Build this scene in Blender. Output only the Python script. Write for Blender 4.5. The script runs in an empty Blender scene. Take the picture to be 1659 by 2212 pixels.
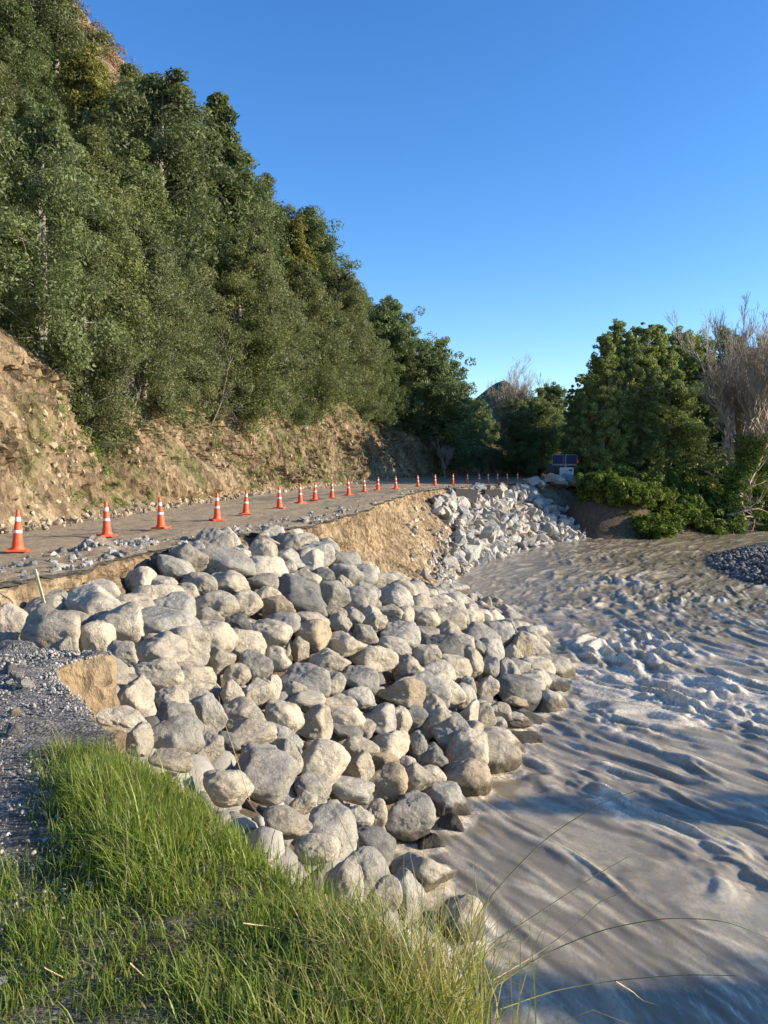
import bpy, bmesh, math, random
import numpy as np
from mathutils import Vector, Matrix, Euler

# ------------------------------------------------------------------ camera, sky, sun, exposure
SC = bpy.context.scene
COL = SC.collection
PITCH = math.radians(3.75)
CAMZ = 1.9
cam_d = bpy.data.cameras.new('camera'); cam = bpy.data.objects.new('camera', cam_d); COL.objects.link(cam)
cam.location = (0, 0, CAMZ); cam.rotation_euler = (math.radians(90) - PITCH, 0, 0)
cam_d.sensor_fit = 'VERTICAL'; cam_d.sensor_height = 24; cam_d.lens = 18.03
cam_d.clip_start = 0.05; cam_d.clip_end = 6000
SC.camera = cam

SUN_EL = math.radians(19)
SUN_AZ = math.radians(-4)            # measured from +X (right) towards +Y (ahead)
SUN_DIR = Vector((math.cos(SUN_EL) * math.cos(SUN_AZ), math.cos(SUN_EL) * math.sin(SUN_AZ), math.sin(SUN_EL)))
world = bpy.data.worlds.new('World'); SC.world = world; world.use_nodes = True
wn = world.node_tree; wn.nodes.clear()
sky = wn.nodes.new('ShaderNodeTexSky'); sky.sky_type = 'NISHITA'; sky.sun_disc = False
sky.sun_elevation = SUN_EL; sky.sun_rotation = math.radians(90) - SUN_AZ
sky.altitude = 400; sky.air_density = 1.0; sky.dust_density = 0.15; sky.ozone_density = 3.2
bgn = wn.nodes.new('ShaderNodeBackground'); bgn.inputs['Strength'].default_value = 0.15
wo = wn.nodes.new('ShaderNodeOutputWorld')
hs_ = wn.nodes.new('ShaderNodeHueSaturation'); hs_.inputs['Hue'].default_value = 0.508; hs_.inputs['Saturation'].default_value = 1.24; hs_.inputs['Value'].default_value = 0.97
wn.links.new(sky.outputs[0], hs_.inputs['Color']); wn.links.new(hs_.outputs[0], bgn.inputs[0]); wn.links.new(bgn.outputs[0], wo.inputs[0])
sun_d = bpy.data.lights.new('sun', 'SUN'); sun_d.energy = 5.0; sun_d.angle = math.radians(0.5); sun_d.color = (1.0, 0.865, 0.67)
sun = bpy.data.objects.new('sun', sun_d); COL.objects.link(sun)
sun.rotation_euler = SUN_DIR.to_track_quat('Z', 'Y').to_euler(); sun.location = (60, 10, 40)
SC.view_settings.view_transform = 'Standard'; SC.view_settings.look = 'None'
SC.view_settings.exposure = 0.9; SC.view_settings.gamma = 1.0
SC.render.engine = 'CYCLES'
SC.cycles.max_bounces = 6; SC.cycles.diffuse_bounces = 3; SC.cycles.transmission_bounces = 4; SC.cycles.glossy_bounces = 3

# ------------------------------------------------------------------ photo measuring helpers
# (u, v) are positions measured on the photograph at 1659 x 2212; each gives a real point at a real distance
FPX = 1661.6
def ray(u, v):
    a = (u - 829.5) / FPX; b = -(v - 1106.0) / FPX
    ca, sa = math.cos(PITCH), math.sin(PITCH)
    return np.array([a, ca + b * sa, -sa + b * ca])
def P(u, v, z=0.0):
    r = ray(u, v); k = (z - CAMZ) / r[2]
    return np.array([r[0] * k, r[1] * k, z])
def at(u, v, Y):
    r = ray(u, v); k = Y / r[1]
    return np.array([r[0] * k, Y, CAMZ + r[2] * k])
def proj(p):
    x, y, z = p[0], p[1], p[2] - CAMZ
    ca, sa = math.cos(PITCH), math.sin(PITCH)
    d = y * ca - z * sa
    if d < 0.05: return (-9999, -9999, d)
    return (829.5 + FPX * x / d, 1106 - FPX * (y * sa + z * ca) / d, d)
WZ = -4.2                                     # river level

# ------------------------------------------------------------------ noise (numpy)
def _h(ix, iy, iz, seed):
    n = (ix * 374761393 + iy * 668265263 + iz * 2147483647 + seed * 974634777) & 0xFFFFFFFF
    n = ((n ^ (n >> 13)) * 1274126177) & 0xFFFFFFFF
    n = ((n ^ (n >> 16)) * 2246822519) & 0xFFFFFFFF
    n = n ^ (n >> 15)
    return (n & 0xFFFFFF).astype(np.float64) / float(0xFFFFFF)
def vnoise(x, y, z=None, seed=0):
    x = np.asarray(x, float); y = np.asarray(y, float)
    z = np.zeros_like(x) if z is None else np.asarray(z, float)
    ix = np.floor(x).astype(np.int64); iy = np.floor(y).astype(np.int64); iz = np.floor(z).astype(np.int64)
    fx, fy, fz = x - ix, y - iy, z - iz
    sx = fx * fx * fx * (fx * (fx * 6 - 15) + 10); sy = fy * fy * fy * (fy * (fy * 6 - 15) + 10); sz = fz * fz * fz * (fz * (fz * 6 - 15) + 10)
    o = 0
    for a in (0, 1):
        wx = sx if a else 1 - sx
        for b in (0, 1):
            wy = sy if b else 1 - sy
            for c in (0, 1):
                wz = sz if c else 1 - sz
                o = o + wx * wy * wz * _h(ix + a, iy + b, iz + c, seed)
    return o * 2 - 1
def fbm(x, y, z=None, oct=4, seed=0, gain=0.5):
    t = 0; a = 1.0; f = 1.0; s = 0
    for i in range(oct):
        t = t + a * vnoise(x * f + i * 17.3, y * f - i * 9.1, None if z is None else z * f + i * 3.7, seed + i); s += a; a *= gain; f *= 2.03
    return t / s * 1.6
def ridged(x, y, oct=3, seed=0, gain=0.5):
    t = 0; a = 1.0; f = 1.0; s = 0
    for i in range(oct):
        t = t + a * (1 - np.abs(vnoise(x * f + i * 7.7, y * f + i * 3.1, None, seed + i)) * 2.0); s += a; a *= gain; f *= 2.1
    return t / s
def worley(x, y, z, seed=0):
    x = np.asarray(x, float); ix = np.floor(x).astype(np.int64); iy = np.floor(y).astype(np.int64); iz = np.floor(z).astype(np.int64)
    best = np.full(x.shape, 9.0); cid = np.zeros(x.shape)
    for a in (-1, 0, 1):
        for b in (-1, 0, 1):
            for c in (-1, 0, 1):
                jx, jy, jz = ix + a, iy + b, iz + c
                d = (jx + _h(jx, jy, jz, seed) - x) ** 2 + (jy + _h(jx, jy, jz, seed + 1) - y) ** 2 + (jz + _h(jx, jy, jz, seed + 2) - z) ** 2
                m = d < best; best = np.where(m, d, best); cid = np.where(m, _h(jx, jy, jz, seed + 3), cid)
    return np.sqrt(best), cid
def sstep(a, b, x):
    t = np.clip((np.asarray(x, float) - a) / (b - a), 0, 1); return t * t * (3 - 2 * t)

# ------------------------------------------------------------------ mesh helpers
def mesh_from(name, verts, faces, mat=None, smooth=True, attrs=None, uv=None):
    verts = np.asarray(verts, np.float32).reshape(-1, 3)
    me = bpy.data.meshes.new(name)
    flat = []
    blocks = faces if isinstance(faces, list) else [faces]
    nl = sum(b.size for b in blocks); nf = sum(len(b) for b in blocks)
    me.vertices.add(len(verts)); me.vertices.foreach_set('co', verts.ravel())
    me.loops.add(nl); me.polygons.add(nf)
    li = np.concatenate([np.asarray(b, np.int32).ravel() for b in blocks])
    sizes = np.concatenate([np.full(len(b), b.shape[1], np.int32) for b in blocks])
    starts = np.concatenate([[0], np.cumsum(sizes)[:-1]]).astype(np.int32)
    me.loops.foreach_set('vertex_index', li); me.polygons.foreach_set('loop_start', starts)
    me.polygons.foreach_set('use_smooth', np.full(nf, bool(smooth)))
    if attrs:
        for k, v in attrs.items():
            a = me.attributes.new(k, 'FLOAT', 'POINT'); a.data.foreach_set('value', np.asarray(v, np.float32))
    if uv is not None:
        l = me.uv_layers.new(name='uv'); l.data.foreach_set('uv', np.asarray(uv, np.float32)[li].ravel())
    me.update(calc_edges=True); me.validate()
    if mat: me.materials.append(mat)
    return me
def link(name, me, parent=None, loc=None, rot=None, scale=None):
    o = bpy.data.objects.new(name, me); COL.objects.link(o)
    if parent: o.parent = parent
    if loc is not None: o.location = loc
    if rot is not None: o.rotation_euler = rot
    if scale is not None: o.scale = scale
    return o
def tag(o, label=None, cat=None, group=None, kind=None):
    if label: o['label'] = label
    if cat: o['category'] = cat
    if group: o['group'] = group
    if kind: o['kind'] = kind
    return o
def empty(name, loc=(0, 0, 0), rz=0):
    o = bpy.data.objects.new(name, None); COL.objects.link(o); o.location = loc; o.rotation_euler = (0, 0, rz); o.empty_display_size = 0.2
    return o
def grid_faces(nr, nc, flip=False):
    i = np.arange(nr - 1)[:, None] * nc + np.arange(nc - 1)[None, :]
    f = np.stack([i, i + 1, i + nc + 1, i + nc], -1).reshape(-1, 4)
    return f[:, ::-1].copy() if flip else f
def bm_mesh(name, bm, mat, smooth=False):
    me = bpy.data.meshes.new(name); bm.to_mesh(me); bm.free()
    if mat: me.materials.append(mat)
    for p in me.polygons: p.use_smooth = smooth
    return me
def box_mesh(name, sx, sy, sz, mat, bevel=0.0, off=(0, 0, 0)):
    bm = bmesh.new(); bmesh.ops.create_cube(bm, size=1.0)
    for v in bm.verts: v.co = Vector((v.co.x * sx + off[0], v.co.y * sy + off[1], v.co.z * sz + off[2]))
    if bevel: bmesh.ops.bevel(bm, geom=bm.edges[:], offset=bevel, segments=2, affect='EDGES')
    return bm_mesh(name, bm, mat)
def lathe(name, prof, mat, n=20, smooth=True, cap=True):
    vs = []; 
    for r, z in prof:
        for k in range(n):
            a = 2 * math.pi * k / n; vs.append((r * math.cos(a), r * math.sin(a), z))
    f = []
    for i in range(len(prof) - 1):
        for k in range(n):
            f.append((i * n + k, i * n + (k + 1) % n, (i + 1) * n + (k + 1) % n, (i + 1) * n + k))
    bl = [np.array(f)]
    if cap: bl.append(np.array([[(len(prof) - 1) * n + k for k in range(n)]]))
    return mesh_from(name, vs, bl, mat, smooth)
def tubes(paths, sides=5):
    """paths: list of (pts Nx3, radii N) -> verts, faces"""
    V = []; F = []; base = 0
    for pts, rad in paths:
        pts = np.asarray(pts, float); n = len(pts)
        t = np.gradient(pts, axis=0); t /= np.linalg.norm(t, axis=1)[:, None] + 1e-9
        ref = np.array([0.0, 0, 1.0]) if abs(t[0][2]) < 0.9 else np.array([1.0, 0, 0])
        a = np.cross(t, ref); a /= np.linalg.norm(a, axis=1)[:, None] + 1e-9
        b = np.cross(t, a)
        ang = np.arange(sides) * 2 * math.pi / sides
        ring = pts[:, None, :] + np.asarray(rad)[:, None, None] * (a[:, None, :] * np.cos(ang)[None, :, None] + b[:, None, :] * np.sin(ang)[None, :, None])
        V.append(ring.reshape(-1, 3))
        i = np.arange(n - 1)[:, None] * sides; k = np.arange(sides)[None, :]
        F.append((base + np.stack([i + k, i + (k + 1) % sides, i + sides + (k + 1) % sides, i + sides + k], -1)).reshape(-1, 4))
        base += n * sides
    return np.concatenate(V), np.concatenate(F)
ORD = ['first', 'second', 'third', 'fourth', 'fifth', 'sixth', 'seventh', 'eighth', 'ninth', 'tenth', 'eleventh', 'twelfth', 'thirteenth', 'fourteenth', 'fifteenth', 'sixteenth', 'seventeenth', 'eighteenth', 'nineteenth', 'twentieth']
TENS = {20: 'twenty', 30: 'thirty', 40: 'forty'}
def ordw(i):                                     # 0-based
    n = i + 1
    if n <= 20: return ORD[n - 1]
    t = n // 10 * 10
    if n % 10 == 0: return {30: 'thirtieth', 40: 'fortieth', 50: 'fiftieth', 60: 'sixtieth'}.get(n, 'last')
    return {**TENS, 50: 'fifty', 60: 'sixty', 70: 'seventy'}.get(t, 'ninety') + '-' + ORD[n % 10 - 1]

# ------------------------------------------------------------------ materials
def L(c): return (c[0], c[1], c[2], 1)
class NT:
    def __init__(s, name):
        s.m = bpy.data.materials.new(name); s.m.use_nodes = True; s.t = s.m.node_tree; s.n = s.t.nodes
        s.bsdf = s.n['Principled BSDF']; s.out = s.n['Material Output']; s.co = None
    def new(s, t, **kw):
        x = s.n.new(t)
        for k, v in kw.items(): setattr(x, k, v)
        return x
    def lk(s, a, b): s.t.links.new(a, b)
    def coord(s, which='Object'):
        if s.co is None: s.co = s.new('ShaderNodeTexCoord')
        return s.co.outputs[which]
    def mapped(s, scale=(1, 1, 1), rot=(0, 0, 0), which='Object'):
        m = s.new('ShaderNodeMapping'); m.inputs['Scale'].default_value = scale; m.inputs['Rotation'].default_value = rot
        s.lk(s.coord(which), m.inputs['Vector']); return m.outputs[0]
    def noise(s, scale, detail=4, rough=0.55, vec=None, dist=0.0):
        x = s.new('ShaderNodeTexNoise'); x.inputs['Scale'].default_value = scale; x.inputs['Detail'].default_value = detail
        x.inputs['Roughness'].default_value = rough; x.inputs['Distortion'].default_value = dist
        s.lk(vec if vec is not None else s.coord(), x.inputs['Vector']); return x.outputs['Fac']
    def vor(s, scale, vec=None, out='Distance', feature='F1'):
        x = s.new('ShaderNodeTexVoronoi'); x.feature = feature; x.inputs['Scale'].default_value = scale
        s.lk(vec if vec is not None else s.coord(), x.inputs['Vector']); return x.outputs[out]
    def ramp(s, fac, stops, interp='LINEAR'):
        r = s.new('ShaderNodeValToRGB'); r.color_ramp.interpolation = interp
        e = r.color_ramp.elements
        while len(e) < len(stops): e.new(0.5)
        for k, (p, c) in enumerate(stops):
            e[k].position = p; e[k].color = L(c) if not isinstance(c, (int, float)) else (c, c, c, 1)
        s.lk(fac, r.inputs[0]); return r.outputs[0]
    def mix(s, fac, a, b, mode='MIX'):
        x = s.new('ShaderNodeMix'); x.data_type = 'RGBA'; x.blend_type = mode
        for sock, v in ((x.inputs[0], fac), (x.inputs[6], a), (x.inputs[7], b)):
            if isinstance(v, (int, float)): sock.default_value = v
            elif isinstance(v, tuple): sock.default_value = L(v)
            else: s.lk(v, sock)
        return x.outputs[2]
    def math(s, op, a, b=0.0):
        x = s.new('ShaderNodeMath', operation=op)
        for sock, v in ((x.inputs[0], a), (x.inputs[1], b)):
            if isinstance(v, (int, float)): sock.default_value = v
            else: s.lk(v, sock)
        return x.outputs[0]
    def attr(s, name):
        x = s.new('ShaderNodeAttribute'); x.attribute_name = name; return x.outputs['Fac']
    def bump(s, h, strength=0.5, dist=0.05, normal=None):
        b = s.new('ShaderNodeBump'); b.inputs['Strength'].default_value = strength; b.inputs['Distance'].default_value = dist
        s.lk(h, b.inputs['Height'])
        if normal is not None: s.lk(normal, b.inputs['Normal'])
        return b.outputs[0]
    def done(s, color, rough=0.9, normal=None, spec=0.3):
        b = s.bsdf
        if isinstance(color, tuple): b.inputs['Base Color'].default_value = L(color)
        else: s.lk(color, b.inputs['Base Color'])
        if isinstance(rough, (int, float)): b.inputs['Roughness'].default_value = rough
        else: s.lk(rough, b.inputs['Roughness'])
        b.inputs['Specular IOR Level'].default_value = spec
        if normal is not None: s.lk(normal, b.inputs['Normal'])
        return s.m

def mat_plain(name, c, rough=0.6, spec=0.3, var=0.12, scale=14):
    n = NT(name); f = n.noise(scale, 4)
    col = n.ramp(f, [(0.3, tuple(x * (1 - var) for x in c)), (0.7, tuple(min(1, x * (1 + var)) for x in c))])
    return n.done(col, rough, None, spec)

def wet_band(n, base):
    """splash-wet stone just above the river"""
    g_ = n.new('ShaderNodeNewGeometry'); sp = n.new('ShaderNodeSeparateXYZ'); n.lk(g_.outputs['Position'], sp.inputs[0])
    zz = n.math('ADD', sp.outputs[2], n.math('MULTIPLY', n.noise(3.0, 3), 0.25))
    f = n.ramp(n.math('ADD', n.math('MULTIPLY', zz, 1.0), 4.78), [(0.0, 1.0), (0.92, 1.0), (1.0, 0.0)])
    return n.mix(f, base, n.mix(1.0, base, (0.36, 0.33, 0.3), 'MULTIPLY'))
def mat_boulder():
    n = NT('boulder_stone')
    oi = n.new('ShaderNodeObjectInfo')
    off = n.new('ShaderNodeVectorMath', operation='SCALE'); off.inputs[0].default_value = (37.0, 19.0, 53.0); n.lk(oi.outputs['Random'], off.inputs['Scale'])
    add = n.new('ShaderNodeVectorMath', operation='ADD'); n.lk(n.coord(), add.inputs[0]); n.lk(off.outputs[0], add.inputs[1]); v = add.outputs[0]
    big = n.noise(1.1, 5, 0.6, v, 0.6)
    fine = n.noise(9, 6, 0.65, v)
    base = n.ramp(big, [(0.28, (0.29, 0.285, 0.275)), (0.42, (0.48, 0.465, 0.43)), (0.6, (0.6, 0.575, 0.515)), (0.8, (0.7, 0.675, 0.62))])
    base = n.mix(0.55, base, n.ramp(fine, [(0.3, (0.45, 0.43, 0.41)), (0.7, (1.0, 1.0, 1.0))]), 'MULTIPLY')
    veins = n.ramp(n.vor(1.3, v, feature='DISTANCE_TO_EDGE'), [(0.0, (0.5, 0.46, 0.4)), (0.03, (1, 1, 1))])
    base = n.mix(0.35, base, veins, 'MULTIPLY')
    dirt = n.ramp(n.noise(1.9, 6, 0.7, v, 0.4), [(0.56, 0.0), (0.68, 1.0)])
    base = n.mix(n.math('MULTIPLY', dirt, 0.62), base, (0.24, 0.175, 0.11))
    base = n.mix(1.0, base, oi.outputs['Color'], 'MULTIPLY')
    base = wet_band(n, base)
    h = n.math('ADD', n.noise(3.0, 8, 0.62, v, 0.3), n.math('MULTIPLY', n.noise(17, 5, 0.7, v), 0.35))
    return n.done(base, 0.82, n.bump(h, 0.7, 0.12), 0.25)
def mat_rock():  # pale quarried stone
    n = NT('quarry_stone')
    oi = n.new('ShaderNodeObjectInfo')
    off = n.new('ShaderNodeVectorMath', operation='SCALE'); off.inputs[0].default_value = (37.0, 19.0, 53.0); n.lk(oi.outputs['Random'], off.inputs['Scale'])
    add = n.new('ShaderNodeVectorMath', operation='ADD'); n.lk(n.coord(), add.inputs[0]); n.lk(off.outputs[0], add.inputs[1]); v = add.outputs[0]
    base = n.ramp(n.noise(1.3, 6, 0.65, v, 0.8), [(0.3, (0.36, 0.35, 0.34)), (0.46, (0.44, 0.42, 0.38)), (0.6, (0.56, 0.53, 0.475)), (0.74, (0.44, 0.345, 0.225))])
    base = n.mix(0.5, base, n.ramp(n.noise(8, 6, 0.7, v), [(0.3, (0.4, 0.4, 0.4)), (0.6, (1, 1, 1))]), 'MULTIPLY')
    base = n.mix(1.0, base, oi.outputs['Color'], 'MULTIPLY')
    return n.done(base, 0.85, n.bump(n.noise(4, 7, 0.7, v), 0.8, 0.12), 0.2)
def mat_clay(name='clay', light=1.0, green=0.0, scale=1.0):
    n = NT(name)
    v = n.mapped((scale, scale, scale * 0.75))
    a = n.noise(0.55, 6, 0.62, v, 0.5)
    k = light
    base = n.ramp(a, [(0.25, (0.13 * k, 0.095 * k, 0.06 * k)), (0.42, (0.26 * k, 0.195 * k, 0.122 * k)), (0.58, (0.39 * k, 0.3 * k, 0.19 * k)), (0.8, (0.54 * k, 0.445 * k, 0.3 * k))])
    frag = n.vor(3.8, n.mapped((scale * 1.3, scale * 1.3, scale * 0.7), (0.3, 0.2, 0)), 'Color')
    sep = n.new('ShaderNodeSeparateColor'); n.lk(frag, sep.inputs[0])
    base = n.mix(0.55, base, n.ramp(sep.outputs[0], [(0.0, (0.35, 0.32, 0.3)), (0.5, (0.95, 0.93, 0.9)), (1.0, (1.45, 1.4, 1.32))]), 'MULTIPLY')
    base = n.mix(0.6, base, n.ramp(n.noise(9, 6, 0.7, v), [(0.32, (0.38, 0.34, 0.3)), (0.6, (1.05, 1.03, 1.0))]), 'MULTIPLY')
    if green:
        g = n.ramp(n.noise(0.35, 6, 0.7, n.mapped((1, 1, 0.6))), [(0.52, 0.0), (0.66, 1.0)])
        base = n.mix(n.math('MULTIPLY', g, green), base, n.ramp(n.noise(7, 4), [(0.3, (0.06, 0.075, 0.025)), (0.7, (0.15, 0.16, 0.055))]))
    h = n.math('ADD', n.noise(2.6, 8, 0.68, v, 0.4), n.math('MULTIPLY', n.vor(4.2, v), 0.5))
    return n.done(base, 0.95, n.bump(h, 0.9, 0.22), 0.1)
def mat_road():
    n = NT('road_surface')
    v = n.mapped((1, 1, 1), which='UV')                    # u across, v along the road, metres
    st = n.noise(1.0, 6, 0.65, n.mapped((1.1, 0.09, 1), which='UV'), 0.6)
    pat = n.noise(0.22, 5, 0.6, v, 0.5)
    wet = n.noise(0.6, 5, 0.7, n.mapped((0.9, 0.2, 1), which='UV'))
    asph = n.ramp(n.noise(38, 4, 0.7), [(0.3, (0.1, 0.1, 0.098)), (0.7, (0.19, 0.187, 0.18))])
    mud = n.ramp(n.noise(5, 6, 0.7), [(0.3, (0.3, 0.235, 0.155)), (0.7, (0.57, 0.455, 0.31))])
    m = n.math('ADD', n.math('MULTIPLY', st, 0.75), n.math('MULTIPLY', pat, 0.45))
    m = n.math('ADD', m, n.math('MULTIPLY', n.attr('mud'), 0.4))
    f = n.ramp(m, [(0.42, 0.0), (0.62, 1.0)])
    base = n.mix(f, asph, mud)
    base = n.mix(n.ramp(wet, [(0.56, 0.0), (0.68, 0.6)]), base, (0.075, 0.062, 0.048))
    h = n.math('ADD', n.noise(30, 6, 0.7), n.math('MULTIPLY', n.noise(3.5, 6, 0.7), 1.6))
    return n.done(base, 0.85, n.bump(h, 1.0, 0.09), 0.2)
def mat_gravel(name='gravel', c0=(0.1, 0.097, 0.09), c1=(0.44, 0.42, 0.385)):
    n = NT(name)
    vc = n.vor(42, None, 'Color'); sep = n.new('ShaderNodeSeparateColor'); n.lk(vc, sep.inputs[0])
    base = n.ramp(sep.outputs[0], [(0.0, c0), (0.6, tuple((a + b) / 2 for a, b in zip(c0, c1))), (1.0, c1)])
    base = n.mix(0.6, base, n.ramp(n.noise(1.3, 5, 0.6), [(0.35, (0.55, 0.55, 0.56)), (0.65, (1.05, 1.0, 0.95))]), 'MULTIPLY')
    base = n.mix(n.math('MULTIPLY', n.attr('turf'), n.ramp(n.noise(4, 4), [(0.3, 0.35), (0.6, 1.0)])), base, n.ramp(n.noise(18, 4), [(0.3, (0.05, 0.04, 0.025)), (0.7, (0.13, 0.105, 0.06))]))
    h = n.math('SUBTRACT', n.noise(60, 4, 0.7), n.vor(42))
    return n.done(base, 0.9, n.bump(h, 1.0, 0.03), 0.25)
def mat_stone(name, c, var=0.5):
    n = NT(name)
    geo = n.new('ShaderNodeNewGeometry')
    r = n.ramp(geo.outputs['Random Per Island'], [(0.0, tuple(x * (1 - var) for x in c)), (0.5, c), (1.0, tuple(min(1, x * (1 + var)) for x in c))])
    return n.done(n.mix(0.4, r, n.ramp(n.noise(16, 4), [(0.3, 0.5), (0.7, 1.0)]), 'MULTIPLY'), 0.85, n.bump(n.noise(20, 4), 0.5, 0.02), 0.2)
def mat_leaf(name, dark, light, trans=0.35, yellow=None):
    n = NT(name)
    oi = n.new('ShaderNodeObjectInfo')
    t = n.attr('tone')
    col = n.ramp(t, [(0.0, dark), (1.0, light)])
    if yellow: col = n.mix(n.ramp(t, [(0.72, 0.0), (1.0, 0.75)]), col, yellow)
    col = n.mix(1.0, col, oi.outputs['Color'], 'MULTIPLY')
    n.lk(col, n.bsdf.inputs['Base Color']); n.bsdf.inputs['Roughness'].default_value = 0.55; n.bsdf.inputs['Specular IOR Level'].default_value = 0.25
    tr = n.new('ShaderNodeBsdfTranslucent'); n.lk(n.mix(0.5, col, (0.75, 0.85, 0.25), 'MULTIPLY'), tr.inputs[0])
    hsv = n.mix(0.65, col, (1.3, 1.4, 0.5), 'MULTIPLY'); n.lk(hsv, tr.inputs[0])
    mx = n.new('ShaderNodeMixShader'); mx.inputs[0].default_value = trans
    n.lk(n.bsdf.outputs[0], mx.inputs[1]); n.lk(tr.outputs[0], mx.inputs[2]); n.lk(mx.outputs[0], n.out.inputs[0])
    return n.m
def mat_water():
    n = NT('muddy_water')
    foam = n.attr('foam')
    silt = n.ramp(n.noise(0.35, 5, 0.6, n.mapped((1, 0.5, 1))), [(0.3, (0.185, 0.155, 0.105)), (0.7, (0.265, 0.226, 0.158))])
    silt = n.mix(n.attr('streak'), silt, n.ramp(n.noise(14, 5, 0.7, n.mapped((1.6, 0.8, 1))), [(0.3, (0.33, 0.28, 0.19)), (0.7, (0.56, 0.48, 0.335))]))
    fn = n.noise(9, 6, 0.75, n.mapped((1.5, 1, 1)))
    f2 = n.math('MULTIPLY', foam, n.ramp(fn, [(0.4, 0.25), (0.6, 1.0)]))
    col = n.mix(f2, silt, (0.86, 0.75, 0.56))
    rough = n.math('ADD', n.math('MULTIPLY', f2, 0.4), 0.05)
    h = n.noise(3.2, 4, 0.55, n.mapped((1.9, 0.7, 1), (0, 0, 0.45)), 0.3)
    n.bsdf.inputs['IOR'].default_value = 1.33
    n.bsdf.subsurface_method = 'BURLEY'; n.bsdf.inputs['Subsurface Weight'].default_value = 1.0; n.bsdf.inputs['Subsurface Radius'].default_value = (1.0, 0.85, 0.6); n.bsdf.inputs['Subsurface Scale'].default_value = 0.04
    n.done(col, 0.6, None, 0.0)                      # silt-laden body below a rippled mirror-like surface
    nb_ = n.bump(h, 0.6, 0.12)
    fr_ = n.new('ShaderNodeFresnel'); fr_.inputs['IOR'].default_value = 1.48; n.lk(nb_, fr_.inputs['Normal'])
    gl = n.new('ShaderNodeBsdfGlossy'); n.lk(rough, gl.inputs['Roughness']); n.lk(nb_, gl.inputs['Normal'])
    mx = n.new('ShaderNodeMixShader'); n.lk(fr_.outputs[0], mx.inputs[0]); n.lk(n.bsdf.outputs[0], mx.inputs[1]); n.lk(gl.outputs[0], mx.inputs[2]); n.lk(mx.outputs[0], n.out.inputs[0])
    return n.m
def mat_grass():
    n = NT('grass_blade')
    t = n.attr('tone')
    col = n.ramp(t, [(0.0, (0.075, 0.115, 0.02)), (0.45, (0.19, 0.25, 0.04)), (0.78, (0.33, 0.38, 0.075)), (0.86, (0.33, 0.3, 0.11)), (1.0, (0.52, 0.42, 0.22))])
    n.lk(col, n.bsdf.inputs['Base Color']); n.bsdf.inputs['Roughness'].default_value = 0.45; n.bsdf.inputs['Specular IOR Level'].default_value = 0.35
    tr = n.new('ShaderNodeBsdfTranslucent'); n.lk(n.mix(0.6, col, (1.4, 1.5, 0.4), 'MULTIPLY'), tr.inputs[0])
    mx = n.new('ShaderNodeMixShader'); mx.inputs[0].default_value = 0.45
    n.lk(n.bsdf.outputs[0], mx.inputs[1]); n.lk(tr.outputs[0], mx.inputs[2]); n.lk(mx.outputs[0], n.out.inputs[0])
    return n.m
M = {}
M['boulder'] = mat_boulder(); M['rock'] = mat_rock()
M['clay'] = mat_clay('cut_clay', 0.8, 0.75); M['scarp'] = mat_clay('scarp_clay', 1.05, 0.0, 1.6)
M['road'] = mat_road(); M['gravel'] = mat_gravel()
M['asphalt_edge'] = mat_plain('asphalt_edge', (0.06, 0.058, 0.055), 0.9, 0.2, 0.5, 30)
M['water'] = mat_water(); M['grass'] = mat_grass()
M['soil'] = mat_plain('dark_soil', (0.10, 0.075, 0.05), 0.95, 0.1, 0.45, 6)
M['stone_tan'] = mat_stone('tan_stone', (0.36, 0.29, 0.2)); M['stone_grey'] = mat_stone('grey_stone', (0.31, 0.295, 0.265), 0.6)
M['stone_fill'] = mat_stone('fill_stone', (0.3, 0.275, 0.235), 0.4); M['stone_clay'] = mat_stone('clay_stone', (0.37, 0.285, 0.18), 0.55); M['stone_wet'] = mat_stone('wet_stone', (0.17, 0.163, 0.15), 0.7); M['stone_pale'] = mat_stone('pale_stone', (0.42, 0.38, 0.32))
M['bark_pale'] = mat_plain('pale_bark', (0.23, 0.21, 0.18), 0.9, 0.1, 0.4, 8); M['bark_dark'] = mat_plain('dark_bark', (0.1, 0.08, 0.06), 0.95, 0.1, 0.4, 8)
M['twig'] = mat_plain('twig_bark', (0.33, 0.285, 0.225), 0.9, 0.1, 0.3, 4); M['drift'] = mat_plain('driftwood', (0.36, 0.29, 0.22), 0.9, 0.1, 0.4, 6)
M['leaf'] = mat_leaf('hill_leaf', (0.085, 0.11, 0.047), (0.215, 0.242, 0.106))
M['leaf_dark'] = mat_leaf('dark_leaf', (0.1, 0.14, 0.062), (0.22, 0.27, 0.12))
M['leaf_vine'] = mat_leaf('vine_leaf', (0.075, 0.125, 0.02), (0.21, 0.27, 0.055))
M['scrub'] = mat_leaf('dry_scrub_leaf', (0.12, 0.075, 0.04), (0.27, 0.18, 0.1), 0.2)
def mat_cone():
    n = NT('cone_orange'); oi = n.new('ShaderNodeObjectInfo')
    d = n.ramp(n.math('ADD', n.noise(7, 6, 0.7), n.math('MULTIPLY', oi.outputs['Random'], 0.12)), [(0.52, 0.0), (0.72, 0.75)])
    return n.done(n.mix(d, n.ramp(oi.outputs['Random'], [(0, (0.85, 0.1, 0.022)), (1, (0.74, 0.085, 0.03))]), (0.42, 0.2, 0.11)), 0.5, None, 0.35)
M['orange'] = mat_cone(); M['white'] = mat_plain('cone_band', (0.78, 0.77, 0.76), 0.35, 0.5, 0.05, 20)
M['paint'] = mat_plain('road_paint', (0.6, 0.6, 0.58), 0.7, 0.3, 0.2, 25)
M['pasture'] = mat_plain('pasture_grass', (0.19, 0.19, 0.065), 0.95, 0.1, 0.35, 0.6)
M['forest'] = mat_plain('far_forest', (0.05, 0.075, 0.05), 0.95, 0.05, 0.4, 0.08)
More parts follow.
